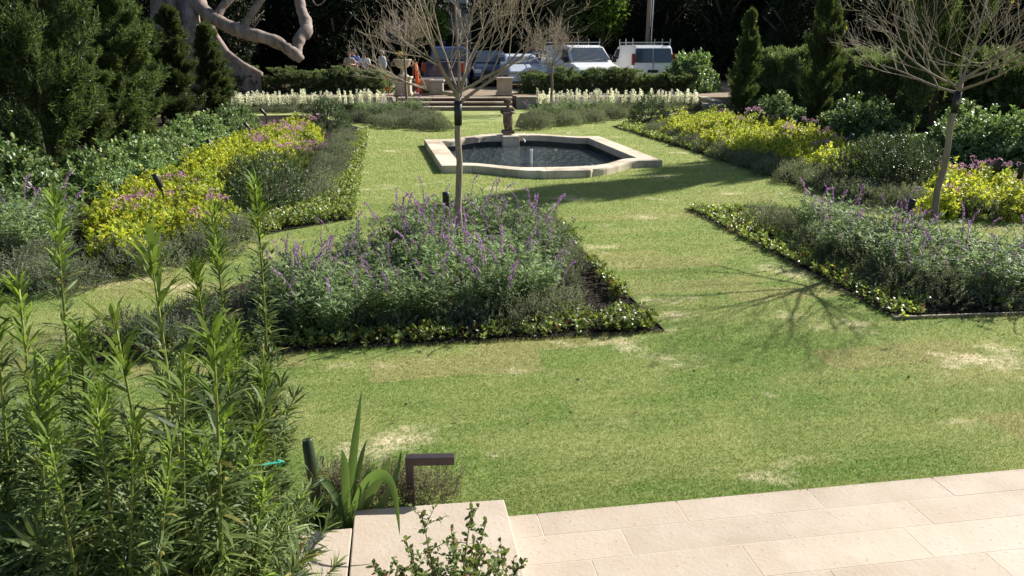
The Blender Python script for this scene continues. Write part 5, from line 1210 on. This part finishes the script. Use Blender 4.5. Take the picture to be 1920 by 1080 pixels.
# big foreground evergreens: upright leaders wrapped in long narrow leaves
def leader(fm, sm, base, tip, n, L0, m, bend=.1, branch=0, young=0, r0=.010):
    base, tip = Vector(base), Vector(tip); mid = base.lerp(tip, .5) + Vector((rng.uniform(-bend, bend), rng.uniform(-bend, bend), 0)); pts = []
    for i in range(9):
        f = i / 8; pts.append(base.lerp(mid, f).lerp(mid.lerp(tip, f), f))
    sm.tube([tuple(p_) for p_ in pts], [r0 * (1 - .75 * i / 8) for i in range(9)], 6, 0)
    A = np.array([tuple(p_) for p_ in pts]); t_ = rng.uniform(.05, 1, n) ** .85 * 7.999; j = t_.astype(int); fr = (t_ - j)[:, None]
    O = A[j] * (1 - fr) + A[j + 1] * fr; ax = unit(A[j + 1] - A[j]); u, v = perp(ax); az = np.arange(n) * 2.4 + rng.uniform(0, 6, n) * .3
    rad = np.cos(az)[:, None] * u + np.sin(az)[:, None] * v; top = np.clip((t_ / 8 - .80) / .2, 0, 1)[:, None]; sp = rng.uniform(.75, 1.35, (n, 1)) * (1 - .5 * top)
    D = ax * np.cos(sp) + rad * np.sin(sp); Ls = L0 * rng.uniform(.7, 1.2, n); ynow = (t_ / 8 > .88) if young else np.zeros(n, bool)
    for msk, mi in ((~ynow, m), (ynow, 1)):
        if msk.any(): leaves(fm, O[msk], D[msk], ax[msk] + rng.normal(0, .25, (msk.sum(), 3)), Ls[msk], L0 * .098, LONG if rng.uniform() < 2 else KITE, mi)
    for b in range(branch):
        f = rng.uniform(.10, .72); i = int(f * 8); a = rng.uniform(0, 6.28); ln = rng.uniform(.14, .34) * (1.2 - f * .7)
        d = Vector((math.cos(a) * .8, math.sin(a) * .8, .9)); leader(fm, sm, pts[i], pts[i] + d * ln, int(34 + ln * 90), L0 * .95, m, .03, 0, young and rng.uniform() < .4, r0 * .5)
def fore(label, base, tips, L0, nb, nl, br=9, rm=.40):
    t = thing("evergreen_shrub", label, "evergreen shrub", base); fm, sm = MB(), MB(); b = Vector(base)
    for (x, y, d) in tips:
        tip = PD(x, y, d) - b; tip_b = Vector((tip.x * .35 + rng.uniform(-.05, .05), tip.y * .35 + rng.uniform(-.05, .05), 0)); hl = tip.length
        leader(fm, sm, tip_b, tip, int(nl * 1.1 * hl), L0, 0, .06, br, 1, .011)
    for i in range(nb):                       # lower filling shoots
        a = rng.uniform(0, 6.28); r = rng.uniform(.1, rm); z = rng.uniform(.05, .80) * max((PD(*q_) - b).z for q_ in tips) * .72; p0 = Vector((math.cos(a) * r * .4, math.sin(a) * r * .4, max(0, z - .25))); p1 = Vector((math.cos(a) * r * 1.15, math.sin(a) * r * 1.15, z + .18))
        leader(fm, sm, p0, p1, 80, L0, 0, .04, 0, 0, .005)
    fm.build("foliage", [LM_FORE, LM_FORE_Y], t); sm.build("stem", M_STEM_G, t, smooth=True)
fore("tall foreground evergreen whose tip stands before the round bush, right side of the clump", (-1.08, 2.75, 0), [(478, 345, 2.9), (440, 620, 2.75), (490, 700, 2.8), (480, 810, 2.6)], .085, 44, 320, 6, .20)
fore("foreground evergreen with two close leaders in the middle of the clump", (-1.12, 2.55, 0), [(398, 398, 2.75), (365, 500, 2.8), (420, 650, 2.6), (345, 680, 2.5)], .08, 42, 300, 7)
fore("foreground evergreen with wide spreading bright leaves in the middle of the clump", (-1.15, 2.15, 0), [(282, 470, 2.15), (345, 660, 2.1), (215, 600, 2.3), (400, 625, 2.0)], .125, 60, 110, 6)
fore("tall foreground evergreen with a single leader left of the middle of the clump", (-1.72, 2.5, 0), [(103, 378, 2.6), (150, 620, 2.6), (185, 700, 2.5), (60, 680, 2.6)], .092, 46, 220, 7)
fore("foreground evergreen with yellow young tips at the left edge of the photo", (-1.75, 2.05, 0), [(35, 535, 2.2), (-10, 560, 2.2), (100, 690, 2.15), (70, 720, 2.05)], .09, 62, 190)
fore("low foreground evergreen at the bottom of the photo beside the stone slab", (-1.0, 2.2, 0), [(495, 900, 2.35), (465, 840, 2.3), (420, 780, 2.2), (370, 820, 2.1)], .075, 110, 240, 7, .27)
fore("low foreground evergreen at the bottom left corner of the photo", (-1.35, 1.85, 0), [(250, 790, 1.95), (180, 760, 2.0), (90, 820, 1.9), (320, 840, 1.9)], .075, 110, 230)
# green plant tie
a, b_, c = PD(455, 878, 2.45), PD(490, 872, 2.4), PD(527, 866, 2.45); k = MB(); k.tube([a, b_, c], .0035, 6); k.tube([PD(520, 862, 2.44), PD(532, 866, 2.46), PD(522, 876, 2.45)], .003, 5)
o = k.build("plant_tie", solid("green_tie", (.01, .30, .20), .5)); tag(o, "bright green tie strung between two foreground evergreen stems", "plant tie")
